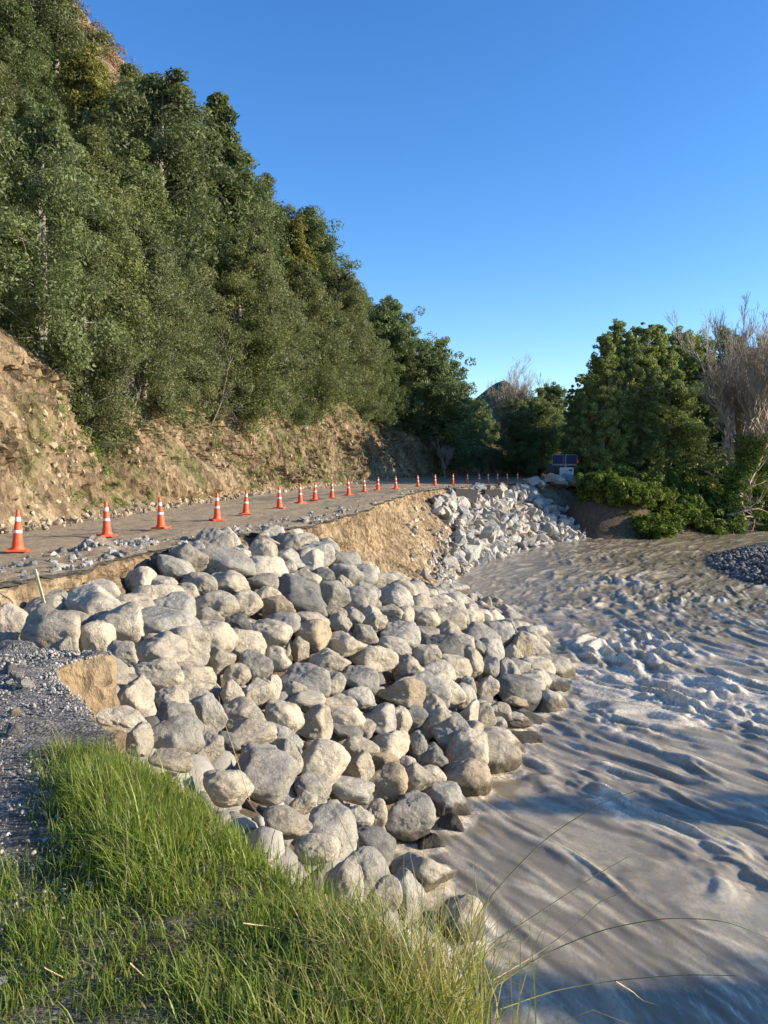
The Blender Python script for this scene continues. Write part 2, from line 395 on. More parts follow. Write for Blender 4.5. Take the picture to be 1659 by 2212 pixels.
M['stake'] = mat_plain('stake_paint', (0.6, 0.6, 0.38), 0.7, 0.3, 0.1, 20)
M['panel'] = mat_plain('solar_glass', (0.012, 0.018, 0.075), 0.5, 0.3, 0.1, 3); M['cabinet'] = mat_plain('cabinet_paint', (0.55, 0.57, 0.56), 0.5, 0.4, 0.08, 5)
M['black'] = mat_plain('black_paint', (0.02, 0.021, 0.025), 0.5, 0.4, 0.2, 5); M['metal'] = mat_plain('galvanised', (0.4, 0.41, 0.42), 0.45, 0.5, 0.1, 9)
M['drystalk'] = mat_plain('dry_stalk', (0.5, 0.4, 0.22), 0.7, 0.2, 0.25, 30); M['greenstalk'] = mat_plain('green_stalk', (0.2, 0.2, 0.07), 0.6, 0.3, 0.3, 18)
M['litter'] = mat_plain('white_litter', (0.75, 0.76, 0.78), 0.5, 0.4, 0.05, 20)

# ------------------------------------------------------------------ curves of the road, pad and hill foot
def catmull(pts, step):
    pts = np.asarray(pts, float)
    p = np.vstack([2 * pts[0] - pts[1], pts, 2 * pts[-1] - pts[-2]])
    out = []
    for i in range(1, len(p) - 2):
        n = max(2, int(np.linalg.norm(p[i + 1] - p[i]) / step))
        t = np.linspace(0, 1, n, endpoint=False)[:, None]
        m1 = (p[i + 1] - p[i - 1]) * 0.5 * 0.75; m2 = (p[i + 2] - p[i]) * 0.5 * 0.75
        out.append((2 * t**3 - 3 * t**2 + 1) * p[i] + (t**3 - 2 * t**2 + t) * m1 + (-2 * t**3 + 3 * t**2) * p[i + 1] + (t**3 - t**2) * m2)
    out.append(p[-2:-1]); c = np.vstack(out)
    d = np.concatenate([[0], np.cumsum(np.linalg.norm(np.diff(c, axis=0), axis=1))])
    s = np.arange(0, d[-1], step)
    return np.stack([np.interp(s, d, c[:, k]) for k in range(c.shape[1])], 1), s
def normals2(c, k=1):
    t = np.gradient(c[:, :2], axis=0)
    if k > 1:
        ker = np.ones(k) / k; tp = np.pad(t, ((k // 2, k // 2), (0, 0)), mode='edge')
        t = np.stack([np.convolve(tp[:, j], ker, 'valid')[:len(c)] for j in (0, 1)], 1)
    t /= np.linalg.norm(t, axis=1)[:, None] + 1e-9
    return np.stack([t[:, 1], -t[:, 0]], 1)               # right-hand normal
EDGE_PX = [(0, 1262), (100, 1244), (200, 1222), (270, 1207), (340, 1188), (420, 1176), (520, 1156), (622, 1144), (678, 1130), (732, 1116), (785, 1100), (810, 1091), (849, 1077), (880, 1066), (944, 1056), (1033, 1049), (1140, 1043)]
edge_pts = [(-11.5, 9.4), (-8.5, 10.6)] + [tuple(P(u, v)[:2]) for u, v in EDGE_PX] + [(17.5, 72.5), (23, 76.5), (30, 80)]
EC, ES = catmull(edge_pts, 0.14)
ej = fbm(ES * 0.7, ES * 0 + 3, None, 5, 11, 0.6) * 0.26 + 0.05 * fbm(ES * 4, ES * 0 + 5, None, 3, 12)
EN = normals2(EC, 41)
EC = EC + EN * ej[:, None] * np.clip(1.0, 0, 1)
INNER_PX = [(0, 1146), (300, 1101), (550, 1066), (700, 1050), (830, 1038)]
inner_pts = [(-15.5, 8.5), (-12.6, 15)] + [tuple(P(u, v)[:2]) for u, v in INNER_PX] + [(6, 87), (17, 95), (34, 103)]
IC, IS = catmull(inner_pts, 0.13)
IN = normals2(IC, 61)

# ------------------------------------------------------------------ pile surface (thin-plate through measured points)
def tps_fit(X, z, lam=0.02):
    n = len(X); d = np.linalg.norm(X[:, None] - X[None], axis=2)
    K = np.where(d > 0, d * d * np.log(d + 1e-12), 0) + lam * np.eye(n)
    Pm = np.hstack([np.ones((n, 1)), X]); A = np.block([[K, Pm], [Pm.T, np.zeros((3, 3))]])
    w = np.linalg.solve(A, np.concatenate([z, np.zeros(3)]))
    def f(x, y):
        x = np.asarray(x, float); y = np.asarray(y, float)
        d = np.sqrt((x[..., None] - X[:, 0]) ** 2 + (y[..., None] - X[:, 1]) ** 2)
        return (np.where(d > 0, d * d * np.log(d + 1e-12), 0) * w[:n]).sum(-1) + w[n] + w[n + 1] * x + w[n + 2] * y
    return f
def F(u, v): return tuple(P(u, v, WZ))
ctrl = [(-8, 9.9, -0.55), (-6.0, 11.5, -0.5), (-4.95, 14.5, -0.6), (-4.7, 16.4, -0.15), (-4.1, 18.9, -0.15), (-3.0, 20.4, -0.15), (-2.6, 23.6, -0.9),
        (-1.7, 26, -1.6), (-0.5, 28, -2.5), (0.9, 30, -3.2), (2.4, 31, -3.7), (4.1, 32.5, -4.2),
        F(1060, 1312), F(1160, 1395), F(1200, 1490), F(1130, 1580), F(1055, 1700), F(935, 1800), F(915, 1960), (1.2, 9.2, -4.2),
        (-2.6, 7.4, -0.55), (-2.0, 6.0, -0.5), (-1.5, 5.9, -0.6), (-0.8, 5.9, -1.1), (-0.1, 6.5, -1.9), (0.5, 7.8, -3.1),
        (-5.5, 9.5, -0.45), (-3.6, 9.2, -0.5), (-3.8, 12.5, -0.85), (-2.6, 10.5, -1.1)]
ctrl = np.array(ctrl); SURF = tps_fit(ctrl[:, :2], ctrl[:, 2], 0.6)
PILE_POLY = np.array([(-8.5, 10.3), (-6.0, 11.6), (-4.9, 14.6), (-4.75, 16.4), (-4.0, 19.1), (-2.9, 20.9), (-2.4, 23.9), (-1.5, 26.3), (-0.3, 28.3), (1.1, 30.3), (2.6, 31.4), (4.3, 33),
                      F(1070, 1305)[:2], F(1165, 1390)[:2], F(1215, 1490)[:2], F(1130, 1575)[:2], F(1050, 1700)[:2], F(940, 1800)[:2], F(905, 1960)[:2], (1.1, 9.0), (0.7, 7.6),
                      (0.1, 6.2), (-0.7, 5.5), (-1.5, 5.5), (-2.0, 5.9), (-2.6, 6.6), (-2.7, 7.5), (-3.6, 8.1), (-6, 8.6), (-8.5, 8.9)])
def inside(poly, x, y):
    x = np.asarray(x); y = np.asarray(y); c = np.zeros(x.shape, bool); j = len(poly) - 1
    for i in range(len(poly)):
        xi, yi = poly[i]; xj, yj = poly[j]
        c ^= ((yi > y) != (yj > y)) & (x < (xj - xi) * (y - yi) / (yj - yi + 1e-12) + xi); j = i
    return c

# ------------------------------------------------------------------ setting: base ground, far land, river
def structure(name, me, **kw): return tag(link(name, me, **kw), kind='structure')
g = 3000.0
structure('river_bed', mesh_from('river_bed', [(-g, -g, -7), (g, -g, -7), (g, g, -7), (-g, g, -7)], np.array([[0, 1, 2, 3]]), M['soil']))

# far flat land with its river bank
bank_pts = [(15.5, 66), (17.2, 62.5), (20, 63.2), (23.5, 65.5), (28, 68.5), (34, 72), (44, 76), (60, 79), (120, 84), (400, 100)]
BK, _ = catmull(bank_pts, 0.8)
BN = normals2(BK, 9)
bs = np.arange(len(BK)) * 0.8
prof = [(3.4, -5.2), (2.0, -4.25), (1.2, -3.6), (0.4, -2.3), (-0.4, -1.4), (-1.5, -0.9), (-4, -0.6), (-9, -0.35)]
V = []
for o, z in prof:
    q = BK + BN * (o + 0.7 * fbm(bs * 0.25, bs * 0 + o, None, 3, 5))[:, None]
    V.append(np.column_stack([q, np.full(len(q), z) + 0.15 * fbm(bs * 0.4, bs * 0 + o * 2, None, 3, 8)]))
nb = len(BK)
structure('river_bank_far', mesh_from('river_bank_far', np.concatenate(V), grid_faces(len(prof), nb), M['soil']))
# pasture sheet, gently rolling, to the horizon
gx = np.concatenate([np.linspace(-2500, -130, 14), np.linspace(-120, 200, 80), np.linspace(220, 2500, 14)])
gy = np.concatenate([np.linspace(74, 260, 70), np.linspace(280, 3000, 20)])
GX, GY = np.meshgrid(gx, gy)
GZ = -0.3 + 0.5 * fbm(GX * 0.02, GY * 0.02, None, 3, 21) * sstep(90, 130, GY) + 9 * sstep(115, 190, GY) * sstep(-60, 40, GX)
GZ = np.where(GY < 84, -0.35, GZ)
GZ = GZ - 6.5 * sstep(2, -6, GY - (75 + np.clip((GX - 12) * 0.3, -2, 60)))
structure('pasture', mesh_from('pasture', np.column_stack([GX.ravel(), GY.ravel(), GZ.ravel()]), grid_faces(len(gy), len(gx)), M['pasture']))
# distant wooded hill
hx, hy = np.meshgrid(np.linspace(-150, 420, 90), np.linspace(560, 900, 50))
hz = 74 * np.exp(-np.abs((hx - 112) / 60) ** 1.3 - ((hy - 720) / 110) ** 2) + 40 * np.exp(-((hx + 20) / 120) ** 2 - ((hy - 790) / 90) ** 2) + 3.0 * fbm(hx * 0.05, hy * 0.05, None, 4, 3) - 4
structure('distant_hill', mesh_from('distant_hill', np.column_stack([hx.ravel(), hy.ravel(), hz.ravel()]), grid_faces(50, 90), M['forest']))

# river surface with real waves
def build_river():
    ny = 740
    ys = 5.0 * np.power(92 / 5.0, np.linspace(0, 1, ny))
    nx = 600
    k = np.linspace(0, 1, nx)
    X = -3.5 + k[None, :] * (np.maximum(17.0, 0.66 * ys + 7.0) + 3.5)[:, None]
    Y = np.repeat(ys[:, None], nx, 1)
    yy = np.linspace(0, 100, 1001); sl = -0.52 + 0.95 * sstep(14, 42, yy) + 0.9 * sstep(45, 75, yy)
    cc = np.cumsum(sl) * 0.1
    A = X - np.interp(Y, yy, cc)
    w1 = fbm(A * 0.35, Y * 0.22, None, 3, 31); w2 = fbm(A * 0.35 + 40, Y * 0.22, None, 3, 37)
    a = A + 0.55 * w1; y = Y + 0.9 * w2
    rap = np.exp(-((X - (6.5 + 0.20 * (Y - 12))) / 6.0) ** 2) * sstep(9, 15, Y) * (1 - 0.55 * sstep(30, 44, Y))
    rap = np.clip(rap + 0.8 * np.exp(-((X - 7.6) / 4.5) ** 2 - ((Y - 21.5) / 4.0) ** 2), 0, 1.4) * (0.65 + 0.7 * sstep(-0.4, 0.5, fbm(X * 0.25, Y * 0.2, None, 3, 77)))
    calm = sstep(0.0, 5.0, X - (0.6 + 0.25 * np.clip(Y - 10, 0, 12)))
    amp = (0.55 + 0.45 * calm) * (1 - 0.35 * sstep(40, 70, Y)) + 0.75 * rap
    line = lambda n, w: np.exp(-(n / w) ** 2)                     # crest lines along the contours of a stretched noise
    N2 = lambda x_, y_, sd: fbm(x_, y_, None, 2, sd, 0.35)
    msk = lambda seed, k: sstep(-0.3, 0.5, fbm(a * k, y * k * 0.6, None, 2, seed))
    soft = lambda n_: np.clip(n_ + 0.7 * n_ * np.abs(n_), -0.6, 1.5)
    swell = fbm(a / 2.4, y / 5.0, None, 2, 41)
    l1 = line(N2(a / 1.0, y / 4.4, 43), 0.2) * msk(44, 0.5)
    n2 = N2(a / 0.42, y / 1.5, 47); n3 = N2(a / 0.21, y / 0.62, 51)
    l4 = vnoise((a + 0.2 * y) / 0.13, y / 0.34, None, 57)
    c1 = N2((a + 0.6 * y) / 0.45, (y - 0.4 * a) / 0.65, 63); ch = soft(c1) * msk(66, 0.4)
    c2 = N2((a + 0.3 * y) / 0.27, (y - 0.5 * a) / 0.34, 65); ch2 = soft(c2)
    Z = amp * (0.03 * swell + 0.045 * l1 + 0.036 * soft(n2) * (0.4 + 0.6 * msk(48, 0.8)) + 0.022 * soft(n3) * (0.4 + 0.6 * msk(52, 1.2)) + 0.008 * l4) + rap * (0.05 * ch + 0.032 * ch2 + 0.025 * l1)
    ch = sstep(0.15, 0.8, c1) * msk(66, 0.4); ch2 = sstep(0.2, 0.8, c2)
    l2 = sstep(0.1, 0.8, n2); l3 = sstep(0.1, 0.8, n3)
    cr = np.clip(0.9 * l1 * l2 + 0.8 * l2 * l3 + rap * (0.8 * ch + 0.5 * ch2 * l2), 0, 2)
    fo = sstep(0.4, 1.1, cr + 0.45 * fbm(a / 0.22, y / 0.4, None, 3, 71)) * np.clip(0.3 + 0.8 * rap, 0, 1)
    fo = np.maximum(fo, sstep(0.55, 1.1, rap + 0.6 * fbm(a / 0.3, y / 0.8, None, 5, 73) - 0.55) * 0.8)
    for (bx_, by_, bz_, br_) in arr[np.abs(arr[:, 2] - WZ) < arr[:, 3] * 1.3]:
        m = (np.abs(X - bx_) < br_ * 2.2) & (np.abs(Y - by_) < br_ * 2.4)
        dd_ = np.sqrt((X[m] - bx_) ** 2 + ((Y[m] - by_ + 0.15 * br_) / 1.15) ** 2)
        fo[m] = np.maximum(fo[m], sstep(br_ * 1.55, br_ * 1.05, dd_ + 0.25 * br_ * fbm(X[m] * 6, Y[m] * 6, None, 3, 5)) * 0.85)
    return structure('river', mesh_from('river', np.column_stack([X.ravel(), Y.ravel(), (WZ + Z).ravel()]), grid_faces(ny, nx), M['water'], True, {'foam': fo.ravel(), 'streak': np.clip(0.55 * sstep(-0.1, 0.6, fbm(a / 0.2, y / 0.8, None, 4, 83)) + 0.6 * sstep(0.1, 0.8, fbm(a / 0.26, y / 2.2, None, 4, 81)) * (0.35 + 0.65 * msk(82, 0.3)) + 0.75 * l2 * (0.4 + 0.6 * l3) + 0.6 * l1 * l3 + rap * (0.6 * ch + 0.35 * ch2), 0, 1).ravel()}))
structure('river_reach', mesh_from('river_reach', [(-6, -60, WZ - 0.42), (300, -60, WZ - 0.42), (300, 98, WZ - 0.42), (-6, 98, WZ - 0.42)], np.array([[0, 1, 2, 3]]), M['water']))

# ------------------------------------------------------------------ stones joined as stuff
def ico(sub):
    bm = bmesh.new(); bmesh.ops.create_icosphere(bm, subdivisions=sub, radius=1.0)
    v = np.array([x.co[:] for x in bm.verts]); bm.faces.ensure_lookup_table(); f = np.array([[w.index for w in x.verts] for x in bm.faces]); bm.free()
    return v, f
ICO = {k: ico(k) for k in (1, 2, 4, 5)}
def stone_shape(sub, seed, p=9.0, planes=12, noise=0.06, flat=1.0, hmin=0.68):
    rs = np.random.RandomState(seed); v, f = ICO[sub]
    n = rs.normal(size=(planes, 3)); n /= np.linalg.norm(n, axis=1)[:, None]
    h = rs.uniform(hmin, 1.02, planes)
    q = (np.clip(v @ n.T, 0, None) / h) ** p
    r = np.clip((q.sum(1) + (1 / 1.15) ** p) ** (-1 / p), 0.4, 1.3)
    w = v * r[:, None]
    w = w * (1 + noise * fbm(v[:, 0] * 1.4 + seed, v[:, 1] * 1.4, v[:, 2] * 1.4, 4, seed))[:, None]
    if sub >= 4:
        f1, cid = worley(v[:, 0] * 2.1 + seed, v[:, 1] * 2.1, v[:, 2] * 2.1, seed)
        w = w * (1 + 0.05 * (cid - 0.5) * sstep(0.75, 0.3, f1) + 0.032 * fbm(v[:, 0] * 5 + seed, v[:, 1] * 5, v[:, 2] * 5, 4, seed + 5, 0.6))[:, None]
    c = (w.max(0) + w.min(0)) / 2; e = (w.max(0) - w.min(0)) / 2
    w = (w - c) / e
    w[:, 2] *= flat
    return w, f
def rotm(rs, n):
    q = rs.normal(size=(n, 4)); q /= np.linalg.norm(q, axis=1)[:, None]; w, x, y, z = q.T
    return np.stack([np.stack([1 - 2 * (y*y + z*z), 2 * (x*y - z*w), 2 * (x*z + y*w)], -1), np.stack([2 * (x*y + z*w), 1 - 2 * (x*x + z*z), 2 * (y*z - x*w)], -1), np.stack([2 * (x*z - y*w), 2 * (y*z + x*w), 1 - 2 * (x*x + y*y)], -1)], 1)
def stones(name, pos, size, mat, sub=1, p=14, seed=0, smooth=False, asp=(1.2, 0.95, 0.7)):
    rs = np.random.RandomState(seed); tm = [stone_shape(sub, seed * 31 + k, p, 10, 0.1) for k in range(6)]
    nv = len(tm[0][0]); n = len(pos); R = rotm(rs, n)
    T = np.stack([t[0] for t in tm])[rs.randint(0, 6, n)] * (np.array(asp) * rs.uniform(0.8, 1.2, (n, 1, 3)))
    V = np.einsum('nij,nkj->nki', R, T) * np.asarray(size)[:, None, None] + np.asarray(pos)[:, None, :]
    Fc = (tm[0][1][None] + (np.arange(n) * nv)[:, None, None]).reshape(-1, 3)
    o = link(name, mesh_from(name, V.reshape(-1, 3), Fc, mat, smooth)); return o

# ------------------------------------------------------------------ road platform and eroded bank
def resample(c, n):
    d = np.concatenate([[0], np.cumsum(np.linalg.norm(np.diff(c, axis=0), axis=1))])
    t = np.linspace(0, d[-1], n); return np.stack([np.interp(t, d, c[:, k]) for k in range(c.shape[1])], 1)
nE = len(EC)
ne_cut = int(np.argmin(np.abs(EC[:, 1] - 79)))
Ein = resample(IC[:int(np.argmin(np.abs(IC[:, 1] - 102)))] + IN[:int(np.argmin(np.abs(IC[:, 1] - 102)))] * -0.9, nE)
nw = 46
W = np.linspace(0, 1, nw) ** 1.25
XY = EC[:, None, :] * (1 - W)[None, :, None] + Ein[:, None, :] * W[None, :, None]
dist_out = np.linalg.norm(XY - EC[:, None, :], axis=2)
sx = np.repeat(ES[:, None], nw, 1)
RZ = 0.03 * fbm(XY[..., 0] * 0.6, XY[..., 1] * 0.35, None, 4, 91) + 0.045 * np.clip(fbm(XY[..., 0] * 2.2, XY[..., 1] * 1.6, None, 4, 93), 0, 1) * sstep(3.2, 0.5, dist_out) * sstep(34, 26, XY[..., 1])
RZ += 0.025 * ridged(dist_out * 1.6 + 0.4 * fbm(XY[..., 0] * 0.4, XY[..., 1] * 0.4, None, 2, 5), sx * 0.12, 3, 97) + 0.02 * fbm(XY[..., 0] * 5, XY[..., 1] * 3, None, 3, 99)
RZ += 0.22 * sstep(0.86, 1.0, np.repeat(W[None], nE, 0)) + 0.10 * np.clip(fbm(XY[..., 0] * 1.6, XY[..., 1] * 1.0, None, 4, 95), 0, 1) * sstep(0.72, 0.95, W)[None]
md, mp = [(P(205, 1190)[:2], 0.32, 0.24), (P(250, 1186)[:2], 0.35, 0.13), (P(300, 1178)[:2], 0.3, 0.09)], 0
for c, r, h in md:
    dd = np.linalg.norm(XY - np.array(c), axis=2); RZ += h * np.exp(-(dd / r) ** 2) * (0.8 + 0.4 * fbm(XY[..., 0] * 5, XY[..., 1] * 5, None, 3, 3))
RZ[:, 0] -= 0.015
mud = sstep(40, 24, XY[..., 1]) * (0.45 + 0.55 * sstep(4.5, 1.0, dist_out)) + 0.8 * sstep(0.72, 0.92, W)[None]
# asphalt thickness skirt
sk = 0.07 + 0.035 * fbm(ES * 2.3, ES * 0 + 9, None, 4, 4)
top = np.column_stack([XY.reshape(-1, 2), RZ.ravel()])
road_me = mesh_from('road', top, grid_faces(nE, nw, flip=True), M['road'], True, {'mud': mud.ravel()}, np.column_stack([dist_out.ravel(), sx.ravel()]))
road = structure('road', road_me)
sv = np.concatenate([np.column_stack([EC + EN * 0.012, RZ[:, 0] + 0.004]), np.column_stack([EC + EN * (0.0 + 0.05 * fbm(ES * 5, ES * 0, None, 3, 2))[:, None], RZ[:, 0] - sk * 0.5]), np.column_stack([EC - EN * 0.02, RZ[:, 0] - sk]), np.column_stack([EC - EN * 0.3, RZ[:, 0] - sk - 0.01])])
link('broken_edge', mesh_from('broken_edge', sv, grid_faces(4, nE), M['asphalt_edge'], False), road)

# scarp + talus strip
eu = np.array([proj((x, y, 0))[0] for x, y in EC])
hs = np.interp(EC[:, 1], [0, 11, 15.2, 16.8, 20.5, 24, 27, 31, 35, 40, 46, 53, 60, 70, 80], [0.7, 0.75, 0.95, 0.5, 0.4, 0.7, 1.2, 1.7, 1.9, 1.6, 0.9, 0.7, 0.6, 0.5, 0.4])
Lr = np.interp(EC[:, 1], [0, 11, 20, 27, 32, 38, 42, 50, 60, 70, 80], [7, 8.5, 8.5, 6.2, 4.4, 3.4, 3.8, 5.2, 6.8, 8.0, 8])
ns, nt = 16, 40
prof_t = np.concatenate([np.linspace(0, 1, ns), 1 + np.linspace(0, 1, nt)[1:] ** 1.1])
V = []
for pt in prof_t:
    if pt <= 1:
        t = -0.06 + 0.35 * pt + (0.10 + 0.14 * pt) * fbm(ES * 0.8, ES * 0 + pt * hs * 1.3, None, 5, 61, 0.6) + 0.11 * fbm(ES * 3.1, pt * hs * 2.6, None, 3, 62) + 0.16 * np.minimum(0, fbm(ES * 0.5, ES * 0 + pt * 2.2, None, 3, 65)) * math.sin(pt * math.pi)
        z = -sk - pt * (hs - sk)
        if pt == 0: t = t * 0 - 0.08
    else:
        q = pt - 1
        t = 0.29 + q * Lr + 0.22 * fbm(ES * 0.6, ES * 0 + q * 6, None, 5, 67) * min(1, q * 6 + 0.4)
        z = -hs - (4.9 - hs) * (q ** 0.93) + 0.13 * fbm(ES * 1.6, q * Lr * 1.6, None, 4, 69) * min(1, q * 8)
    xy = EC + EN * np.asarray(t)[:, None]
    z = z + np.zeros(nE)
    ip = inside(PILE_POLY, xy[:, 0], xy[:, 1])
    z = np.where(ip & (np.full(nE, pt > 1.02)), np.minimum(z, SURF(xy[:, 0], xy[:, 1]) - 0.4), z)
    z = np.where((~ip) & (EC[:, 1] < 33) & (pt > 1.35), np.minimum(z, -5.2), z)
    V.append(np.column_stack([xy, z]))
structure('river_bank', mesh_from('river_bank', np.concatenate(V), grid_faces(len(prof_t), nE), M['scarp'], False))
# ground under the boulder pile
px, py = np.meshgrid(np.linspace(-9.5, 7, 120), np.linspace(4.2, 35, 200))
pz = SURF(px, py) - 0.42 + 0.1 * fbm(px * 1.5, py * 1.5, None, 4, 7)
ins = inside(PILE_POLY, px, py)
pz = np.where(ins, pz, np.minimum(pz, -5.0))
pz = np.where((pz > WZ - 1.5) & ~ins, -5.0, pz)
gf = grid_faces(200, 120); keep = ins.ravel()[gf].sum(1) >= 3
structure('pile_base', mesh_from('pile_base', np.column_stack([px.ravel(), py.ravel(), pz.ravel()]), gf[keep], M['soil']))

# ------------------------------------------------------------------ gravel pad in the foreground
pad_pts = [(-12, 8.9), (-8, 8.6), (-6, 8.35), (-4.4, 7.95), (-3.4, 7.6), (-2.72, 7.5), (-2.98, 7.05), (-2.75, 6.45), (-2.3, 5.85), (-2.0, 5.45), (-1.8, 5.1), (-1.25, 4.6), (-0.65, 3.9), (-0.12, 3.2), (0.28, 2.62), (0.55, 2.0), (0.7, 1.0), (0.7, -4)]
PC, PS = catmull(pad_pts, 0.05)
PN = -normals2(PC, 9)                      # the river lies on the left-hand side of this edge
PC = PC + PN * (0.05 * fbm(PS * 2.0, PS * 0, None, 4, 13))[:, None]
i_grass = int(np.argmin(np.linalg.norm(PC - np.array([-1.75, 5.05]), axis=1)))
grassy = sstep(i_grass - 6, i_grass + 14, np.arange(len(PC)))
npd = len(PC)
Q = np.column_stack([np.full(npd, -13.0), np.linspace(9.3, -4, npd)])
wv = np.concatenate([np.linspace(0, 0.12, 24), np.linspace(0.12, 1, 34)[1:]])
XYp = PC[:, None, :] * (1 - wv)[None, :, None] + Q[:, None, :] * wv[None, :, None]
dp = np.linalg.norm(XYp - PC[:, None, :], axis=2)
def pad_z(x, y, d, gr): return -0.16 * np.exp(-d / 0.3) * gr + 0.03 * fbm(x * 1.3, y * 1.3, None, 4, 15) - 0.03 * np.exp(-d / 0.1)
ZP = pad_z(XYp[..., 0], XYp[..., 1], dp, grassy[:, None]) + 0.02 * fbm(XYp[..., 0] * 6, XYp[..., 1] * 6, None, 3, 16)
ZP += 0.10 * np.clip(fbm(XYp[..., 0] * 2.2, XYp[..., 1] * 2.2, None, 4, 18) + 0.3, 0, 1) * sstep(6.6, 7.3, XYp[..., 1]) * sstep(1.6, 0.2, dp)
turf = sstep(-0.35, 0.3, XYp[..., 0] + 1.55 + 0.21 * (XYp[..., 1] - 3) + 0.35 * fbm(XYp[..., 0] * 2, XYp[..., 1] * 2, None, 3, 2)) * sstep(5.7, 5.2, XYp[..., 1])
structure('gravel_pad', mesh_from('gravel_pad', np.column_stack([XYp.reshape(-1, 2), ZP.ravel()]), grid_faces(npd, len(wv)), M['gravel'], True, {'turf': turf.ravel()}))
V = []
for k, pt in enumerate(np.linspace(0, 1, 30)):
    t_s = 0.02 + 0.22 * pt + 0.06 * fbm(PS * 2.2, PS * 0 + pt * 3.0, None, 4, 23) + 0.03 * fbm(PS * 8, PS * 0 + pt * 9, None, 3, 24)
    z_s = -0.02 - 1.5 * pt
    t_g = 2.6 * pt; z_g = -0.16 - 4.9 * pt ** 0.85
    t = t_s * (1 - grassy) + t_g * grassy; z = z_s * (1 - grassy) + z_g * grassy
    if k == 0: t = t * 0 - 0.01; z = ZP[:, 0] - 0.002
    xy = PC + PN * t[:, None]
    V.append(np.column_stack([xy, z]))
structure('pad_bank', mesh_from('pad_bank', np.concatenate(V), grid_faces(30, npd, flip=True), M['scarp']))

# ------------------------------------------------------------------ hill with the cut face
def hill_sample():
    s = IS; n = len(s)
    Yf = IC[:, 1]
    cut_h = np.interp(Yf, [0, 20, 27, 29.5, 31.5, 36, 48, 60, 72, 80, 95], [6.2, 6.2, 5.6, 4.9, 4.6, 4.4, 4.7, 5.6, 6.6, 6.0, 3.0])
    fall = 1 - 0.9 * sstep(80, 104, Yf)
    gul = np.exp(-((Yf - 30.6) / 1.5) ** 2) + 0.55 * np.exp(-((Yf - 45) / 1.2) ** 2) + 0.6 * np.exp(-((Yf - 59) / 1.4) ** 2)
    nose = np.exp(-((Yf - 72) / 5.0) ** 2)
    up = np.concatenate([np.linspace(0, 1, 66), 1 + np.linspace(0, 1, 70)[1:] ** 1.5])
    V = []
    for q in up:
        if q <= 1:
            d = 2.0 * q ** 1.1 + 0.05; z = cut_h * q ** 0.95
            h3 = z
            wx = s + 0.35 * fbm(s * 0.8, h3 * 0.8, None, 3, 14); wy = h3 + 0.35 * fbm(s * 0.8 + 30, h3 * 0.8, None, 3, 15)
            f1, cid = worley(wx * 0.8 + wy * 0.3, wy * 0.6, s * 0, 5)
            f2, cid2 = worley(wx * 2.0 + wy * 0.9, wy * 1.5, s * 0, 9)
            f3, cid3 = worley(wx * 4.4 - wy * 1.5, wy * 3.6, s * 0, 19)
            fr = 0.45 + 0.75 * sstep(-0.3, 0.5, fbm(s * 0.16, h3 * 0.3, None, 3, 33))
            pit = sstep(0.42, 0.75, fbm(s * 1.4, h3 * 1.1, None, 3, 39))
            disp = 0.6 * fbm(s * 0.22, h3 * 0.2, None, 3, 17) + fr * (0.75 * (cid - 0.5) * (1.1 - f1) + 0.55 * (cid2 - 0.5) * (1.2 - f2) + 0.3 * (cid3 - 0.5) * (1.2 - f3) - 0.55 * pit) + 0.3 * ridged(s * 1.1 + h3 * 0.5, h3 * 0.45, 3, 25)
            disp = disp * sstep(0, 0.12, q) - gul * (0.4 + 1.7 * q) + nose * 1.3 * sstep(0.1, 0.8, q) * 0.6
            d = d - disp
            z = z + 0.0 * s
        else:
            r = (q - 1); dd = 62 * r
            gr = 1 - sstep(0, 0.12, r)
            d = 2.05 + dd - gr * (0.55 * fbm(s * 0.22, s * 0 + cut_h * 0.2, None, 3, 17) - gul * 2.1 + nose * 0.78)
            z = cut_h + (min(dd, 16) * 1.05 + max(0, dd - 16) * 1.4) * fall * (1 - 0.1 * r) + 1.4 * fbm(s * 0.09, s * 0 + dd * 0.09, None, 4, 27) * min(1, r * 8) + 0.2 * fbm(s * 0.7, s * 0 + dd * 0.7, None, 3, 28) * min(1, r * 20)
        xy = IC - IN * np.asarray(d + 0 * s)[:, None]
        V.append(np.column_stack([xy, z]))
    return np.stack(V), up
HV, HUP = hill_sample()
nh = len(IC)
structure('hillside', mesh_from('hillside', HV.reshape(-1, 3), grid_faces(len(HUP), nh, flip=False), M['clay'], False))
def hill_pt(Yf, d):
    """point on the hill: foot position by its Y, d metres back from the foot"""
    i = int(np.argmin(np.abs(IC[:, 1] - Yf)))
    col = HV[:, i, :]; dist = np.linalg.norm(col[:, :2] - IC[i], axis=1)
    k = int(np.argmin(np.abs(dist - d))); return col[k].copy(), IN[i]
